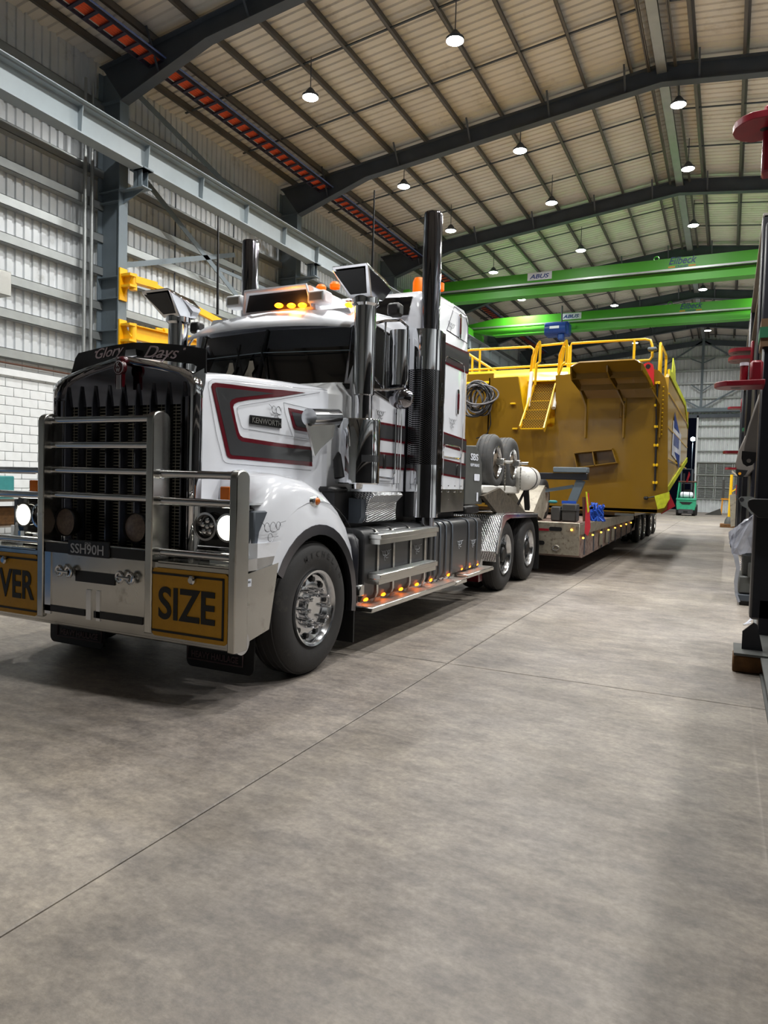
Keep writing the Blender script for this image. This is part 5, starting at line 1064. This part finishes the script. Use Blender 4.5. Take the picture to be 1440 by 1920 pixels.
for k in (1, 2): y, z, l, r = K[k]; obj('cross_rib', MB().box(l, r, y, y + .02, z - .12, z + .01), 'body_yellow_shaded', cn)
Q('canopy_bolts', (lambda m_: [m_.sph((wr_ + .03, 15.95, 2.7 + k * .09), .018, 6) for k in range(12)] and m_)(MB()), 'yellow', kind='stuff')
bx_ = (-2.088,15.95,3.775); Q('inspection_cover', MB().cb(-2.019, -1.618, 15.97, 16.01, 3.54, 3.803, .01))
Q('ladder_strip', MB().cb(-2.184, -2.041, 15.975, 16.01, 3.06, 3.783, .01))
sm = MB()
for k in range(6):
    z = 3.118 + k * .13; sm.box(-2.14, -2.074, 15.97, 15.976, z, z + .03)
Q('strip_slots', sm, 'black', kind='stuff')
# lower bracket
bk = [(-3.088,15.75,2.271),(-2.28,15.75,2.356),(-2.181,15.75,2.071),(-3.006,15.75,1.945),(-2.69,15.75,2.308),(-2.633,15.75,2.008)]
def shelf(p, q): return MB().poly([p, q, (q[0], 16.0, q[2] + .02), (p[0], 16.0, p[2] + .02)], (0, 0, .02))
bq = Q('wall_bracket', shelf(bk[0], bk[1]), 'body_yellow_shaded'); obj('bracket_plate', shelf(bk[3], bk[2]), 'body_yellow_shaded', bq)
for a, b in ((0, 3), (4, 5), (1, 2)): obj('bracket_rib', MB().poly([bk[a], bk[b], (bk[b][0], 16.0, bk[b][2]), (bk[a][0], 16.0, bk[a][2])], (.02, 0, 0)), 'body_yellow_shaded', bq)
for (u0, z0) in [(-4.543,3.415),(-4.472,2.838),(-4.426,2.249)]: Q('lug', MB().cb(u0 - .06, u0 + .06, 15.92, 16.0, z0 - .02, z0 + .02, .008), 'yellow')
# hose line with clamps on the right of the wall
hl = [(-1.431,15.93,3.771),(-1.433,15.93,3.301),(-1.414,15.93,2.852),(-1.409,15.93,2.459),(-1.403,15.93,2.042),(-1.398,15.93,1.67),(-1.402,15.93,1.501)]
ho = Q('hose_line', MB().tube(hl, .022, 8), 'cable_black')
for p in hl[:6]: obj('hose_clamp', MB().cb(p[0] - .05, p[0] + .05, 15.91, 16.0, p[2] - .03, p[2] + .03, .008), 'yellow', ho)
# red lifting lug
rr = [(-1.754,15.85,4.086),(-1.704,15.85,4.173),(-1.62,15.85,4.202),(-1.534,15.85,4.153),(-1.509,15.85,4.052),(-1.495,15.85,3.717),(-1.556,15.85,3.653),(-1.715,15.85,3.658)]
rl_ = Q('lifting_lug', MB().poly(rr, (0, .06, 0)), 'red_bright', label='red lifting lug behind the canopy'); obj('lug_hole', MB().lathe([(0, 0), (0, .05)], (-1.626, 15.845, 4.111), 'Y', 16), 'black', rl_)
# stairs
st = Q('stairs', MB().bar((-4.145, 16.3, 3.874), (-4.178, 15.3, 2.817), .03, .08).bar((-3.651, 16.3, 3.856), (-3.645, 15.3, 2.754), .03, .12), 'yellow', label='folding access stairs')
TS = [((-4.164,16.3,3.702),(-3.67,16.3,3.699)),((-4.174,16.05,3.476),(-3.655,16.05,3.474)),((-4.168,15.8,3.243),(-3.662,15.8,3.244)),((-4.168,15.55,3.015),(-3.655,15.55,3.019)),((-4.165,15.3,2.793),(-3.659,15.3,2.8))]
for k, (a, b) in enumerate(TS):
    obj('tread', MB().box(a[0], b[0], a[1] - .02, a[1] + .22, a[2] - .02, a[2]), 'yellow', st)
    obj('riser', MB().box(a[0], b[0], a[1] + .12, a[1] + .14, a[2] + .005, a[2] + .21), 'perf_yellow_shaded', st)  # riser yellow darkened as the shaded face of each step
Q('gas_strut', MB().cyl((-4.193,16.2,4.156), (-4.173,15.9,3.338), .045, n=10), 'tank_white'); Q('gas_strut', MB().cyl((-3.622,16.2,3.648), (-3.591,15.9,3.289), .045, n=10), 'tank_white')
# handrails
def rail(nm, y, pts, r=.028): return Q(nm, MB().tube(pts, r, 8), 'yellow')
R_ = {'a':[(-6.033,16.9,4.875),(-5.949,16.9,4.896),(-4.422,16.9,4.885),(-4.342,16.9,4.816),(-4.321,16.9,4.242)],'b':[(-6.017,16.9,4.395),(-3.578,16.9,4.423),(-2.845,16.9,4.423)],'c':[(-5.697,16.9,4.882),(-5.691,16.9,4.275)],'d':[(-6.031,16.9,4.821),(-5.197,16.9,4.28)],'d2':[(-5.887,16.9,4.734),(-5.886,16.9,4.283)],'d3':[(-5.446,16.9,4.396),(-5.455,16.9,4.265)],'e':[(-4.253,16.9,4.849),(-4.177,16.9,4.896),(-3.572,16.9,4.921),(-3.519,16.9,4.831),(-3.52,16.9,4.207)],'e2':[(-3.47,16.9,4.205),(-3.469,16.9,4.828),(-3.447,16.9,4.901),(-3.105,16.9,4.905),(-1.816,16.9,4.896),(-1.702,16.9,4.865),(-1.663,16.9,4.744),(-1.654,16.9,4.506),(-1.707,16.9,4.426),(-2.002,16.9,4.417)],'e3':[(-2.044,16.9,4.899),(-2.048,16.9,4.42)]}
for k in sorted(R_): rail('handrail', 0, R_[k])
R2 = {'a':[(-4.296,16.5,4.206),(-4.207,16.3,4.541),(-4.042,16.1,4.776),(-3.957,15.9,4.781),(-3.954,15.95,4.683),(-3.991,16.1,4.374),(-4.062,16.1,4.317),(-4.107,16.2,3.859)],'b':[(-3.645,16.5,4.153),(-3.58,16.3,4.543),(-3.438,16.1,4.763),(-3.362,15.9,4.767),(-3.356,15.95,4.647),(-3.399,16.1,4.344),(-3.468,16.1,4.288),(-3.577,16.2,4.057)],'c':[(-4.052,16.1,4.716),(-4.172,16.3,4.269)],'d':[(-3.447,16.1,4.68),(-3.544,16.3,4.239)]}
for k in sorted(R2): rail('stair_handrail', 0, R2[k], .03)
# rails along the right side of the tray
sr = [(-1.25,13.523,3.868),(-1.25,13.212,4.093),(-1.25,13.576,4.2),(-1.25,15.9,4.269),(-1.25,15.741,4.045)]
zt_ = 4.70; 
Q('handrail', MB().tube([(-1.45, 16.4, 4.05), (-1.45, 16.4, zt_ - .08), (-1.45, 16.46, zt_), (-1.45, 17.9, zt_), (-1.45, 18.0, zt_ - .1), (-1.45, 18.0, 4.05)], .028, 8), 'yellow')
Q('handrail', MB().tube([(-1.45, 16.7, zt_), (-1.45, 16.7, 4.05)], .026, 8), 'yellow')
Q('handrail', MB().tube([(-1.45, 18.9, 4.05), (-1.45, 18.9, 4.5), (-1.45, 20.2, 4.5), (-1.45, 20.2, 4.05)], .026, 8), 'yellow')
Q('rail_clamp', MB().cb(-1.73, -1.541, 16.6, 16.8, 4.589, 4.66, .02), 'steel_grey')
Q('platform_edge', MB().box(-1.6, -1.3, 18.6, 20.4, 3.95, 4.12), 'signboard')
Q('strap_curtain', MB().poly([(-1.3, 17.6, 4.05), (-1.3, 19.2, 4.05), (-1.3, 18.6, 4.5), (-1.3, 17.9, 4.62)], (.02, 0, 0)), 'yg_strap')
# coiled hoses on the left
random.seed(9)
cc = (-5.327,15.8,3.527); a = MB(); b = MB()
for k in range(16):
    rx, rz_ = random.uniform(.18, .42), random.uniform(.2, .42); ox, oz = random.uniform(-.12, .12), random.uniform(-.1, .1); ph = random.uniform(0, 6)
    pts_ = [(cc[0] + ox + rx * math.cos(t), 15.9 - .02 * (k % 8) + .06 * math.sin(2 * t + ph), cc[2] + oz + rz_ * math.sin(t)) for t in [j * PI / 12 for j in range(24)]]
    (a if k % 2 else b).tube(pts_, .022 if k % 3 else .014, 6, closed=True)
Q('coiled_hoses', a, 'cable_black', kind='stuff'); Q('coiled_hoses', b, 'cable_grey', kind='stuff')
Q('loose_cable', MB().tube([(-5.138,15.95,3.415),(-5.079,15.95,3.203),(-5.057,15.95,2.954),(-5.128,15.95,2.743),(-5.243,15.95,2.668),(-5.398,15.95,2.619)], .014, 6), 'cable_black')
# flags and net at the lower right corner
it('corner_net', MB().poly([(-1.386,15.8,1.389),(-1.098,15.8,1.487),(-1.082,15.8,1.343),(-1.178,15.8,1.15),(-1.312,15.8,1.111)], (0, .02, 0)), 'yg_strap', 'folded yellow-green flag tied at the lower right corner of the tray', 'flag')
it('red_flag', MB().loft([[(x, y + d, z) for x, y, z in [(-1.114,16.2,1.441),(-1.021,16.2,1.239),(-0.997,16.2,1.183),(-1.266,16.2,1.001),(-1.289,16.2,1.046),(-1.19,16.2,1.221)]] for d in (0, .02)]), 'red_cloth', 'spread red warning flag under the lower right corner of the tray', 'flag')
it('hanging_red_ribbon', MB().poly([(-1.074,23.0,2.095),(-1.041,23.0,2.0),(-1.104,23.0,1.759),(-1.15,23.0,1.79)], (0, .02, 0)), 'red_cloth', 'narrow red flag hanging from the rear edge of the tray', 'flag')
Q('corner_bolt', MB().cyl((-1.568,15.95,1.336), (-1.388,15.95,1.376), .015, n=6).sph((-1.566,15.93,1.337), .05, 8), 'cable_black')
Q('packing_beam', MB().box(-2.174, -1.789, 15.8, 16.0, .95, .99), 'machine_grey')
# ================================================================ FAR THINGS
fk = empty('forklift', (-2.25, 46.5, 0), 'green counterbalance forklift parked by the far doorway seen from behind', 'forklift')
def F(n, mb, m, p=fk, **kw): return obj(n, mb, m, p, **kw)
fx = -2.25
F('counterweight', MB().loft([[(fx + s_, y, z) for s_, z in ((-.5, .35), (-.55, .7), (-.53, .95), (.53, .95), (.55, .7), (.5, .35))] for y in (46.1, 46.3, 47.4)]), 'fork_green', bev=.03)
F('grille', MB().poly([(fx - .38, 46.09, .84), (fx + .38, 46.09, .84), (fx + .2, 46.09, .68), (fx - .2, 46.09, .68)], (0, -.01, 0)), 'black')
F('bonnet_edge', MB().cb(fx - .56, fx + .56, 46.05, 47.4, .93, 1.06, .03), 'fork_green'); F('base', MB().cb(fx - .42, fx + .42, 46.08, 47.6, .12, .42, .04), 'fork_grey')
F('tow_pin', MB().cb(fx - .12, fx + .12, 46.04, 46.1, .22, .30, .01), 'black')
for s_ in (-1, 1):
    F('wheel', MB().lathe([(0, .1), (.0, .25), (.03, .29), (.2, .29), (.22, .25), (.22, .1)], (fx + s_ * .55, 46.5, .29), 'X', 20, -s_), 'rubber'); F('wheel', MB().lathe([(0, .1), (.0, .3), (.03, .34), (.25, .34), (.27, .3), (.27, .1)], (fx + s_ * .58, 47.9, .34), 'X', 20, -s_), 'rubber')
    F('guard_post', MB().bar((fx + s_ * .5, 46.5, 1.05), (fx + s_ * .44, 46.7, 2.05), .07), 'fork_green'); F('guard_post', MB().bar((fx + s_ * .44, 48.0, 1.0), (fx + s_ * .44, 47.8, 2.05), .07), 'fork_green')
    F('mast_rail', MB().box(fx + s_ * .28 - .05, fx + s_ * .28 + .05, 48.2, 48.35, .1, 2.6), 'black')
F('overhead_guard', MB().cb(fx - .5, fx + .5, 46.6, 48.0, 2.03, 2.10, .02), 'rust_pipe'); F('gas_bottle', MB().lathe([(0, .05), (.03, .14), (.1, .17), (.62, .17), (.7, .14), (.73, .05)], (fx - .36, 46.4, 1.27), 'X', 20), 'signboard'); F('bottle_strap', MB().lathe([(.0, .175), (.04, .175)], (fx - .2, 46.4, 1.27), 'X', 20).lathe([(.0, .175), (.04, .175)], (fx + .15, 46.4, 1.27), 'X', 20), 'steel_dark'); F('seat', MB().cb(fx - .25, fx + .25, 47.0, 47.4, 1.05, 1.6, .05), 'black')
cg = empty('wire_cage', (-2.5, 52, 0), 'dark wire cage standing behind the forklift in the doorway', 'cage')
mb = MB()
for x in (-2.9, -2.2):
    for y in (51.7, 52.4): mb.box(x - .03, x + .03, y - .03, y + .03, 0, 3.0)
for z in (1.0, 2.0, 2.97): mb.box(-2.93, -2.17, 51.67, 51.73, z, z + .03).box(-2.93, -2.17, 52.37, 52.43, z, z + .03)
obj('frame', mb, 'steel_dark', cg)
wbn = empty('orange_trestle', (.35, 51.5, 0), 'low orange and rust trestle stand in front of the louvred far wall', 'trestle')
for x in (-.35, .1, .7): obj('leg', MB().bar((x, 51.3, 0), (x + .05, 51.4, 1.0), .09), 'logo_orange', wbn)
obj('top_rail', MB().box(-.4, .8, 51.3, 51.45, .98, 1.08), 'logo_orange', wbn); obj('upright', MB().box(-.35, -.2, 51.4, 51.5, 1.0, 2.3), 'crate_grey', wbn)
it('steel_ramp', MB().poly([(-1.3, 50.0, 0), (-.4, 50.0, .42), (-.3, 50.0, 0)], (0, .6, 0)), 'crate_grey', 'dark wedge of steel plate on the floor left of the orange trestle', 'ramp')
pp = empty('yellow_post', (.0, 33.5, 0), 'slim yellow and cream post standing on a timber block far down the hall', 'post')
q = [(0.082,33.5,0.085),(0.112,33.5,2.251)]
obj('pole', MB().cyl((q[0][0], 33.5, .25), (q[1][0], 33.5, q[1][2]), .06, n=10), 'yellow', pp); obj('foot', MB().lathe([(.15, .18), (.3, .16), (.45, .08)], (q[0][0], 33.5, 0), 'Z', 14), 'machine_grey', pp); obj('arm', MB().bar((q[1][0], 33.5, 2.4), (q[1][0] + .7, 33.5, 1.8), .06), 'neck_cream', pp); obj('arm', MB().bar((q[1][0], 33.5, 1.5), (q[1][0] + .25, 33.5, 1.7), .05), 'yellow', pp)
it('timber_block', MB().cb(-.25, .65, 33.1, 33.9, 0, .15, .01), 'timber', 'timber block under the slim yellow post', 'block')
rb_ = empty('bucket_attachment', (.9, 31.5, 0), 'red and black bucket attachment with yellow bracket behind the slim post', 'bucket')
q = [(0.276,31.5,1.806),(0.767,31.5,1.839),(0.778,31.5,1.586),(0.293,31.5,1.401),(0.405,31.5,0.123),(0.838,31.5,0.188),(0.415,31.5,2.107),(0.675,31.5,2.218)]
obj('shell', MB().poly([(q[4][0], 31.5, .2), (q[4][0] - .02, 31.5, q[3][2]), (q[3][0] + 1.6, 31.5, q[3][2]), (q[3][0] + 1.6, 31.5, .2)], (0, 1.2, 0)), 'black', rb_)
obj('top_band', MB().poly([q[3], q[0], (q[0][0] + 1.6, 31.5, q[0][2]), (q[0][0] + 1.6, 31.5, q[2][2])], (0, 1.2, 0)), 'bucket_red', rb_)
obj('bracket', MB().poly([(q[0][0] + .05, 31.6, q[0][2]), (q[0][0] + .3, 31.6, q[0][2] + .45), (q[0][0] + .6, 31.6, q[0][2])], (0, .2, 0)), 'yellow', rb_)
it('leaning_panel', MB().poly([(0.062,31.0,1.395),(0.268,31.0,1.444),(0.378,31.0,0.187),(0.154,31.0,0.133)], (0, .06, 0)), 'neck_cream', 'pale sheet leaning against the black bucket attachment', 'panel')
# ================================================================ RIGHT SIDE: ROW OF TALL STEEL FRAMES
RXF = .30
ORDI = ['nearest', 'second', 'third']
def lugs(parent, y, z, ext, m='red_lug', th=.055, wid=.5, dbl=False):
    n = 8; L = [(RXF + .04, y), (RXF - ext * .45, y), ] 
    pts_ = [(RXF + .05, y), (RXF - ext + wid * .25, y)] + [(RXF - ext + wid * .25 - wid * .25 * math.sin(t), y + wid / 2 - wid / 2 * math.cos(t)) for t in [k * PI / n for k in range(1, n)]] + [(RXF - ext + wid * .25, y + wid), (RXF + .05, y + wid)]
    for dz in ((0, .16) if dbl else (0,)):
        o = obj('lug', MB().poly([(x, yy, z + dz) for x, yy in pts_], (0, 0, th)), m, parent)
        obj('lug_hole', MB().lathe([(0, 0), (0, .045)], (RXF - ext + .12, y + wid / 2, z + dz - .002), 'Z', 16), 'black', o)
    obj('lug_base', MB().cb(RXF - .01, RXF + .05, y - .02, y + wid + .02, z - .1, z + .35, .02), m, parent)
def frame(k, y0, y1, zt, lab):
    f = empty('storage_rack', (RXF + .6, (y0 + y1) / 2, 0), lab, 'rack', 'tall black steel racks along the right side')
    obj('front_post', MB().cb(RXF, RXF + .9, y0, y0 + .35, .05, zt, .02), 'navy_black', f)
    obj('rear_post', MB().cb(RXF, RXF + .9, y1 - .35, y1, .05, zt, .02), 'navy_black', f)
    obj('side_plate', MB().box(RXF + .10, RXF + .13, y0 + .3, y1 - .3, .8, zt - .1), 'black', f)
    obj('top_chord', MB().cb(RXF, RXF + .9, y0, y1, zt - .05, zt + .02, .01), 'cast_grey', f)
    obj('side_rib', MB().cb(RXF + .02, RXF + .11, y0, y1, zt - .9, zt - .85, .01), 'cast_grey', f)
    obj('side_rib', MB().cb(RXF + .02, RXF + .11, y0, y1, 2.2, 2.26, .01), 'cast_grey', f)
    return f
F1 = frame(0, 12.3, 19.0, 5.76, 'nearest of the tall black steel racks along the right edge, pair of red lugs above')
F2 = frame(1, 19.6, 26.5, 5.76, 'second tall black steel rack along the right side, single red lug with green tape')
F3 = frame(2, 27.1, 31.0, 5.76, 'third and farthest tall black steel rack along the right side')
F4 = frame(3, -3.0, 7.0, 3.3, 'low black steel rack added unseen beside the camera to shade the floor'); F4.location.x += .22  # unseen rack, added for the shadow it casts along the floor
# nearest arm standing in front of the frames
A = empty('loader_arm', (RXF + .3, 8, 0), 'dark steel arm upright at the right edge, large red lug and green tape', 'steel arm')
obj('post', MB().cb(.235, 1.2, 7.6, 7.9, .30, 2.95, .02), 'navy_black', A)
obj('post', MB().cb(.33, 1.2, 7.6, 8.4, 2.95, 4.3, .02), 'navy_black', A)
obj('tape_band', MB().box(.215, 1.2, 7.58, 7.95, 2.90, 3.16), 'tape_brown', A); obj('tape_green', MB().box(.205, 1.2, 7.57, 7.96, 2.98, 3.08), 'tape_green', A)
def lugY(name, pts, y, d, m, parent, t=None): return obj(name, MB().poly([(x, y, z) for x, z in pts], (0, d, 0)), m, parent)
lp = [(-0.155,7.3,2.533),(-0.134,7.3,2.562),(0.11,7.3,2.562),(0.161,7.3,2.584),(0.166,7.3,2.656),(0.172,7.3,2.719),(0.207,7.3,2.722),(0.217,7.3,2.485),(0.192,7.3,2.471),(-0.109,7.3,2.496)]
# horizontal red lug plate (lower)
lz = 2.506
def hlug(parent, x0, x1, y0, y1, z, th, m='red_lug'):
    n = 8; r = (y1 - y0) / 2
    pts_ = [(x1, y0, z), (x0 + r, y0 + .02, z)] + [(x0 + r - r * math.sin(t), (y0 + y1) / 2 - r * math.cos(t), z) for t in [k * PI / n for k in range(1, n)]] + [(x0 + r, y1 - .02, z), (x1, y1, z)]
    o = obj('red_lug', MB().poly(pts_, (0, 0, th)), m, parent, bev=.006); obj('lug_hole', MB().lathe([(0, 0), (0, .045)], (x0 + r + .01, (y0 + y1) / 2, z - .002), 'Z', 16), 'black', o)
xl0 = -0.16
hlug(A, xl0, .26, 7.25, 7.6, lz - .01, .05)
obj('lug_upright', MB().cb(.135, .24, 7.3, 7.6, lz, 2.729, .02), 'red_lug', A)
obj('lug_pin', MB().cyl((.09, 7.6, lz + .05), (.09, 7.6, lz + .22), .035, n=12), 'red_lug', A); obj('pin_cap', MB().cyl((.09, 7.6, lz + .22), (.09, 7.6, lz + .25), .04, n=12), 'signboard', A)
xu0 = -0.111; zu = 5.054
hlug(A, xu0, .36, 7.6, 8.15, zu, .07); obj('lug_upright', MB().cb(.16, .36, 7.9, 8.1, zu - .4, zu + .25, .02), 'red_lug', A)
# grey cast piece hanging down to a clevis
cst = [(0.264,8.8,2.625),(0.343,8.8,2.698),(0.376,8.8,1.952),(0.315,8.8,1.94),(0.223,8.8,1.881),(0.162,8.8,1.833),(0.116,8.8,1.921),(0.127,8.8,2.04),(0.166,8.8,2.246)]
cst = [(p[0] if p[0] < .33 else p[0] + .6, p[1], p[2]) for p in cst]
obj('cast_end', MB().loft([cst, [(x + .03, y + .25, z) for x, y, z in cst]]), 'cast_grey', A, bev=.02)
cl_ = [(0.119,8.75,1.972),(0.323,8.75,1.95),(0.294,8.75,1.903),(0.225,8.75,1.82),(0.173,8.75,1.802),(0.135,8.75,1.831),(0.117,8.75,1.89)]
co = obj('clevis', MB().poly(cl_, (0, -.06, 0)), 'black', A); pc = (0.19,8.67,1.864); obj('clevis_pin', MB().cyl((pc[0], 8.66, pc[2]), (pc[0], 8.7, pc[2]), .022, n=14), 'cast_grey', co)
# second cast piece a little behind
A2 = empty('loader_arm', (.5, 12, 0), 'second dark upright steel arm behind the first, brass pin in its clevis', 'steel arm')
c2_ = [(0.196,11.6,2.361),(0.295,11.6,2.306),(0.314,11.6,1.856),(0.236,11.6,1.754),(0.152,11.6,1.752),(0.075,11.6,1.907),(0.108,11.6,2.127)]
obj('cast_end', MB().loft([c2_, [(x + .05, y + .3, z) for x, y, z in c2_]]), 'cast_grey', A2, bev=.02)
cl2 = [(0.091,11.55,1.851),(0.245,11.55,1.838),(0.22,11.55,1.776),(0.166,11.55,1.728),(0.117,11.55,1.75),(0.094,11.55,1.789)]; co = obj('clevis', MB().poly(cl2, (0, -.05, 0)), 'black', A2); pc = (0.142,11.48,1.788); obj('clevis_pin', MB().cyl((pc[0], 11.47, pc[2]), (pc[0], 11.5, pc[2]), .02, n=12), 'logo_orange', co)
obj('post', MB().cb(0.289, 1.5, 11.7, 12.1, .05, 2.2, .02), 'navy_black', A2)
obj('post', MB().cb(0.289 + .05, 1.5, 11.9, 12.1, 2.1, 5.5, .02), 'navy_black', A2)
lf_ = [(0.14,11.2,1.426),(0.173,11.2,1.457),(0.294,11.2,1.461),(0.508,11.2,1.401),(0.524,11.2,1.028),(0.374,11.2,1.133),(0.247,11.2,1.293),(0.178,11.2,1.329)]
o = obj('eye_plate', MB().poly(lf_, (0, .1, 0)), 'machine_grey', A2); pc = (0.181,11.18,1.412); obj('eye_hole', MB().lathe([(0, 0), (0, .03)], (pc[0], 11.19, pc[2]), 'Y', 12), 'black', o)
l2 = [(0.172,7.5,1.424),(0.184,7.5,1.45),(0.215,7.5,1.461),(0.339,7.5,1.465),(0.347,7.5,1.286),(0.268,7.5,1.282),(0.202,7.5,1.345),(0.178,7.5,1.384)]
obj('eye_plate', MB().poly([(p[0] if p[0] < .27 else .7, p[1], p[2]) for p in l2], (0, .09, 0)), 'black', A, bev=.006)
def small_lugs(par, y, z, ext, dbl=False): lugs(par, y, z, ext, dbl=dbl)
for (u0, u1, v, y, par, dbl) in ((1363, 1398, 668, 16.0, F1, True), (1364, 1384, 765, 30.0, F3, False), (1355, 1385, 850, 20.0, F2, False), (1358, 1378, 878, 28.0, F3, False)):
    pass
for y, par, xa_, z_, dbl in [(16.0,0,-0.114,4.205,True),(29.0,2,-0.149,4.586,False),(20.0,1,-0.164,2.497,False),(28.0,2,-0.137,2.317,False)]:
    lugs((F1, F2, F3)[par], y, z_, RXF - xa_, 'red_lug', .07, .6, dbl)
obj('tape_green', MB().box(RXF - .03, RXF + .3, 21.0, 21.4, 3.141, 3.226), 'tape_green', F2)
# base of the nearest arm
obj('base_beam', MB().box(.30, .42, 2.9, 8.5, .14, .16).box(.30, .42, 2.9, 8.5, 0, .02).box(.35, .37, 2.9, 8.5, .02, .14), 'machine_grey', A)
gp = [(0.162,6.75,0.326),(0.244,6.75,0.409),(0.273,6.75,0.394),(0.332,6.75,0.136),(0.162,6.75,0.132)]
obj('gusset', MB().poly([(p[0], p[1], p[2]) for p in gp], (0, .03, 0)), 'navy_black', A)
obj('lower_post', MB().cb(0.309 - .0, .6, 7.6, 7.9, .15, .5, .01), 'navy_black', A)
obj('foot_plate', MB().box(.10, .42, 6.55, 7.0, .155, .175), 'machine_grey', A)
it('timber_dunnage', MB().cb(.095, .50, 6.62, 6.85, 0, .14, .01), 'timber', 'brown timber block under the steel foot at the right edge', 'block')
it('timber_round', MB().lathe([(0, 0), (0, .13), (.012, .14), (.06, .14), (.06, 0)], (.205, 2.58, .14), 'X', 24), 'timber', 'round timber offcut at the lower right picture edge', 'timber')
obj('near_foot', MB().cb(.235, .5, 2.62, 3.3, .14, .5, .01), 'navy_black', A)
# plastic wrapped machine
ma = empty('wrapped_machine', (.6, 11, 0), 'grey machine under crumpled clear plastic at the right edge', 'machine')
g0 = .20
def YX(u, y): pass
obj('cabinet', MB().cb(0.179, 1.2, 10.6, 11.4, .16, 0.389, .015), 'machine_grey', ma)
obj('cabinet', MB().cb(0.215, 1.2, 10.7, 11.4, 0.389, 0.672, .015), 'machine_grey', ma)
obj('door_panel', MB().cb(0.282, 1.2, 10.55, 10.62, 0.383, 0.582, .01), 'machine_grey', ma)
obj('skid', MB().cb(0.167, 1.2, 10.55, 11.4, .06, .15, .01), 'steel_dark', ma); obj('skid_block', MB().box(.2, .45, 10.6, 10.8, 0, .06).box(.7, .95, 10.6, 10.8, 0, .06), 'black', ma)
random.seed(3)
pl = MB(); rg = []
SP = [[(0.094,10.5,0.68),(0.048,10.5,0.856),(0.042,10.5,0.978),(0.147,10.5,1.076),(0.251,10.5,1.153),(0.335,10.5,1.227),(0.479,10.5,1.339),(0.506,10.5,0.737)],[(0.109,10.9,0.686),(0.062,10.9,0.854),(0.065,10.9,0.944),(0.173,10.9,1.038),(0.275,10.9,1.117),(0.36,10.9,1.239),(0.498,10.9,1.332),(0.525,10.9,0.707)],[(0.141,11.5,0.681),(0.093,11.5,0.819),(0.104,11.5,0.89),(0.211,11.5,0.998),(0.304,11.5,1.08),(0.395,11.5,1.193),(0.527,11.5,1.283),(0.552,11.5,0.708)]]
for g in SP: rg.append([(x + random.uniform(-.01, .01), y + random.uniform(-.06, .06), z + random.uniform(-.015, .015)) for x, y, z in g])
pm = MB().loft(rg); bm_ = bmesh.new(); vv = [bm_.verts.new(v) for v in pm.v]
for f_ in pm.f: bm_.faces.new([vv[i_] for i_ in f_])
bmesh.ops.triangulate(bm_, faces=bm_.faces); bmesh.ops.subdivide_edges(bm_, edges=bm_.edges, cuts=4, use_grid_fill=True)
bm_.verts.index_update(); pm = MB(); random.seed(12)
pm.v = [tuple(v.co + Vector((random.uniform(-.008, .008), random.uniform(-.03, .03), random.uniform(-.012, .012)))) for v in bm_.verts]; pm.f = [tuple(v.index for v in f_.verts) for f_ in bm_.faces]; bm_.free()
obj('plastic_sheet', pm, 'plastic', ma, label='crumpled clear plastic sheet', flat=True)
sk = [[(0.093,10.45,0.698),(0.139,10.45,0.509),(0.121,10.45,0.329),(0.141,10.45,0.153),(0.184,10.45,0.049)],[(0.157,10.5,0.685),(0.19,10.5,0.508),(0.171,10.5,0.364),(0.167,10.5,0.17),(0.21,10.5,0.059)]]
obj('plastic_skirt', MB().loft([[p for p in sk[0]], [p for p in sk[1]]], cap=False, closed=False), 'plastic', ma)
mb = MB()
for k in range(5): mb.sph((0.2, 10.58, 0.514 + k * .03), .012, 8)
obj('knobs', mb, 'chrome', ma, kind='stuff')
it('cable_tie_bundle', (lambda m_: [m_.cyl((.22 + k * .02, 9.0 + k * .05, .01), (.30 + k * .01, 9.05 + k * .05, .03 + .03 * k), .008, n=5) for k in range(4)] and m_)(MB()), 'signboard', 'small scatter of white sticks on the floor before the wrapped machine', 'sticks', kind='stuff')
# ================================================================ LEFT BACKGROUND BENCH
bn = empty('workbench', (-12.4, 9.5, 0), 'steel workbench against the block wall behind the left headlamp', 'workbench')
obj('top', MB().box(-13.3, -11.9, 8.0, 11.4, .98, 1.03), 'alu', bn); obj('shelf', MB().box(-13.25, -11.95, 8.1, 11.3, .5, .53), 'alu', bn)
for x in (-13.2, -12.0):
    for y in (8.1, 11.3): obj('leg', MB().box(x - .03, x + .03, y - .03, y + .03, 0, .98), 'steel_grey', bn)
q = [(-12.6,8.993,0.956),(-12.6,9.186,0.64)]
it('teal_box', MB().cb(-12.9, -12.5, 8.6, q[1][1], 1.03, 1.45, .02), 'teal', 'teal box on the workbench behind the left headlamp', 'box')
it('clamp_tool', MB().tube([(-12.3, 9.5 + .09 * math.cos(t), 1.12 + .09 * math.sin(t)) for t in [k * PI / 8 for k in range(9)]], .02, 8), 'cable_black', 'black curved tool standing on the workbench', 'tool')
it('grey_case', MB().cb(-12.6, -12.2, 10.2, 10.9, 1.03, 1.14, .02), 'crate_grey', 'flat dark case on the workbench beside the curved tool', 'case')
it('brown_carton', MB().cb(-12.9, -12.3, 8.6, 9.5, .53, .85, .01), 'timber', 'brown carton on the shelf under the workbench top', 'carton')
it('unseen_blue_skip', MB().loft([[(x, y, z) for x, y in ((-9.4 - d, 1.0 - d), (-7.5 + d, 1.0 - d), (-7.5 + d, 2.7 + d), (-9.4 - d, 2.7 + d))] for z, d in ((.0, 0), (.9, .1))]), 'skip_blue', 'blue steel skip added unseen left of the camera for the bumper reflection', 'skip')  # unseen skip, added so the bumper picks up a blue reflection
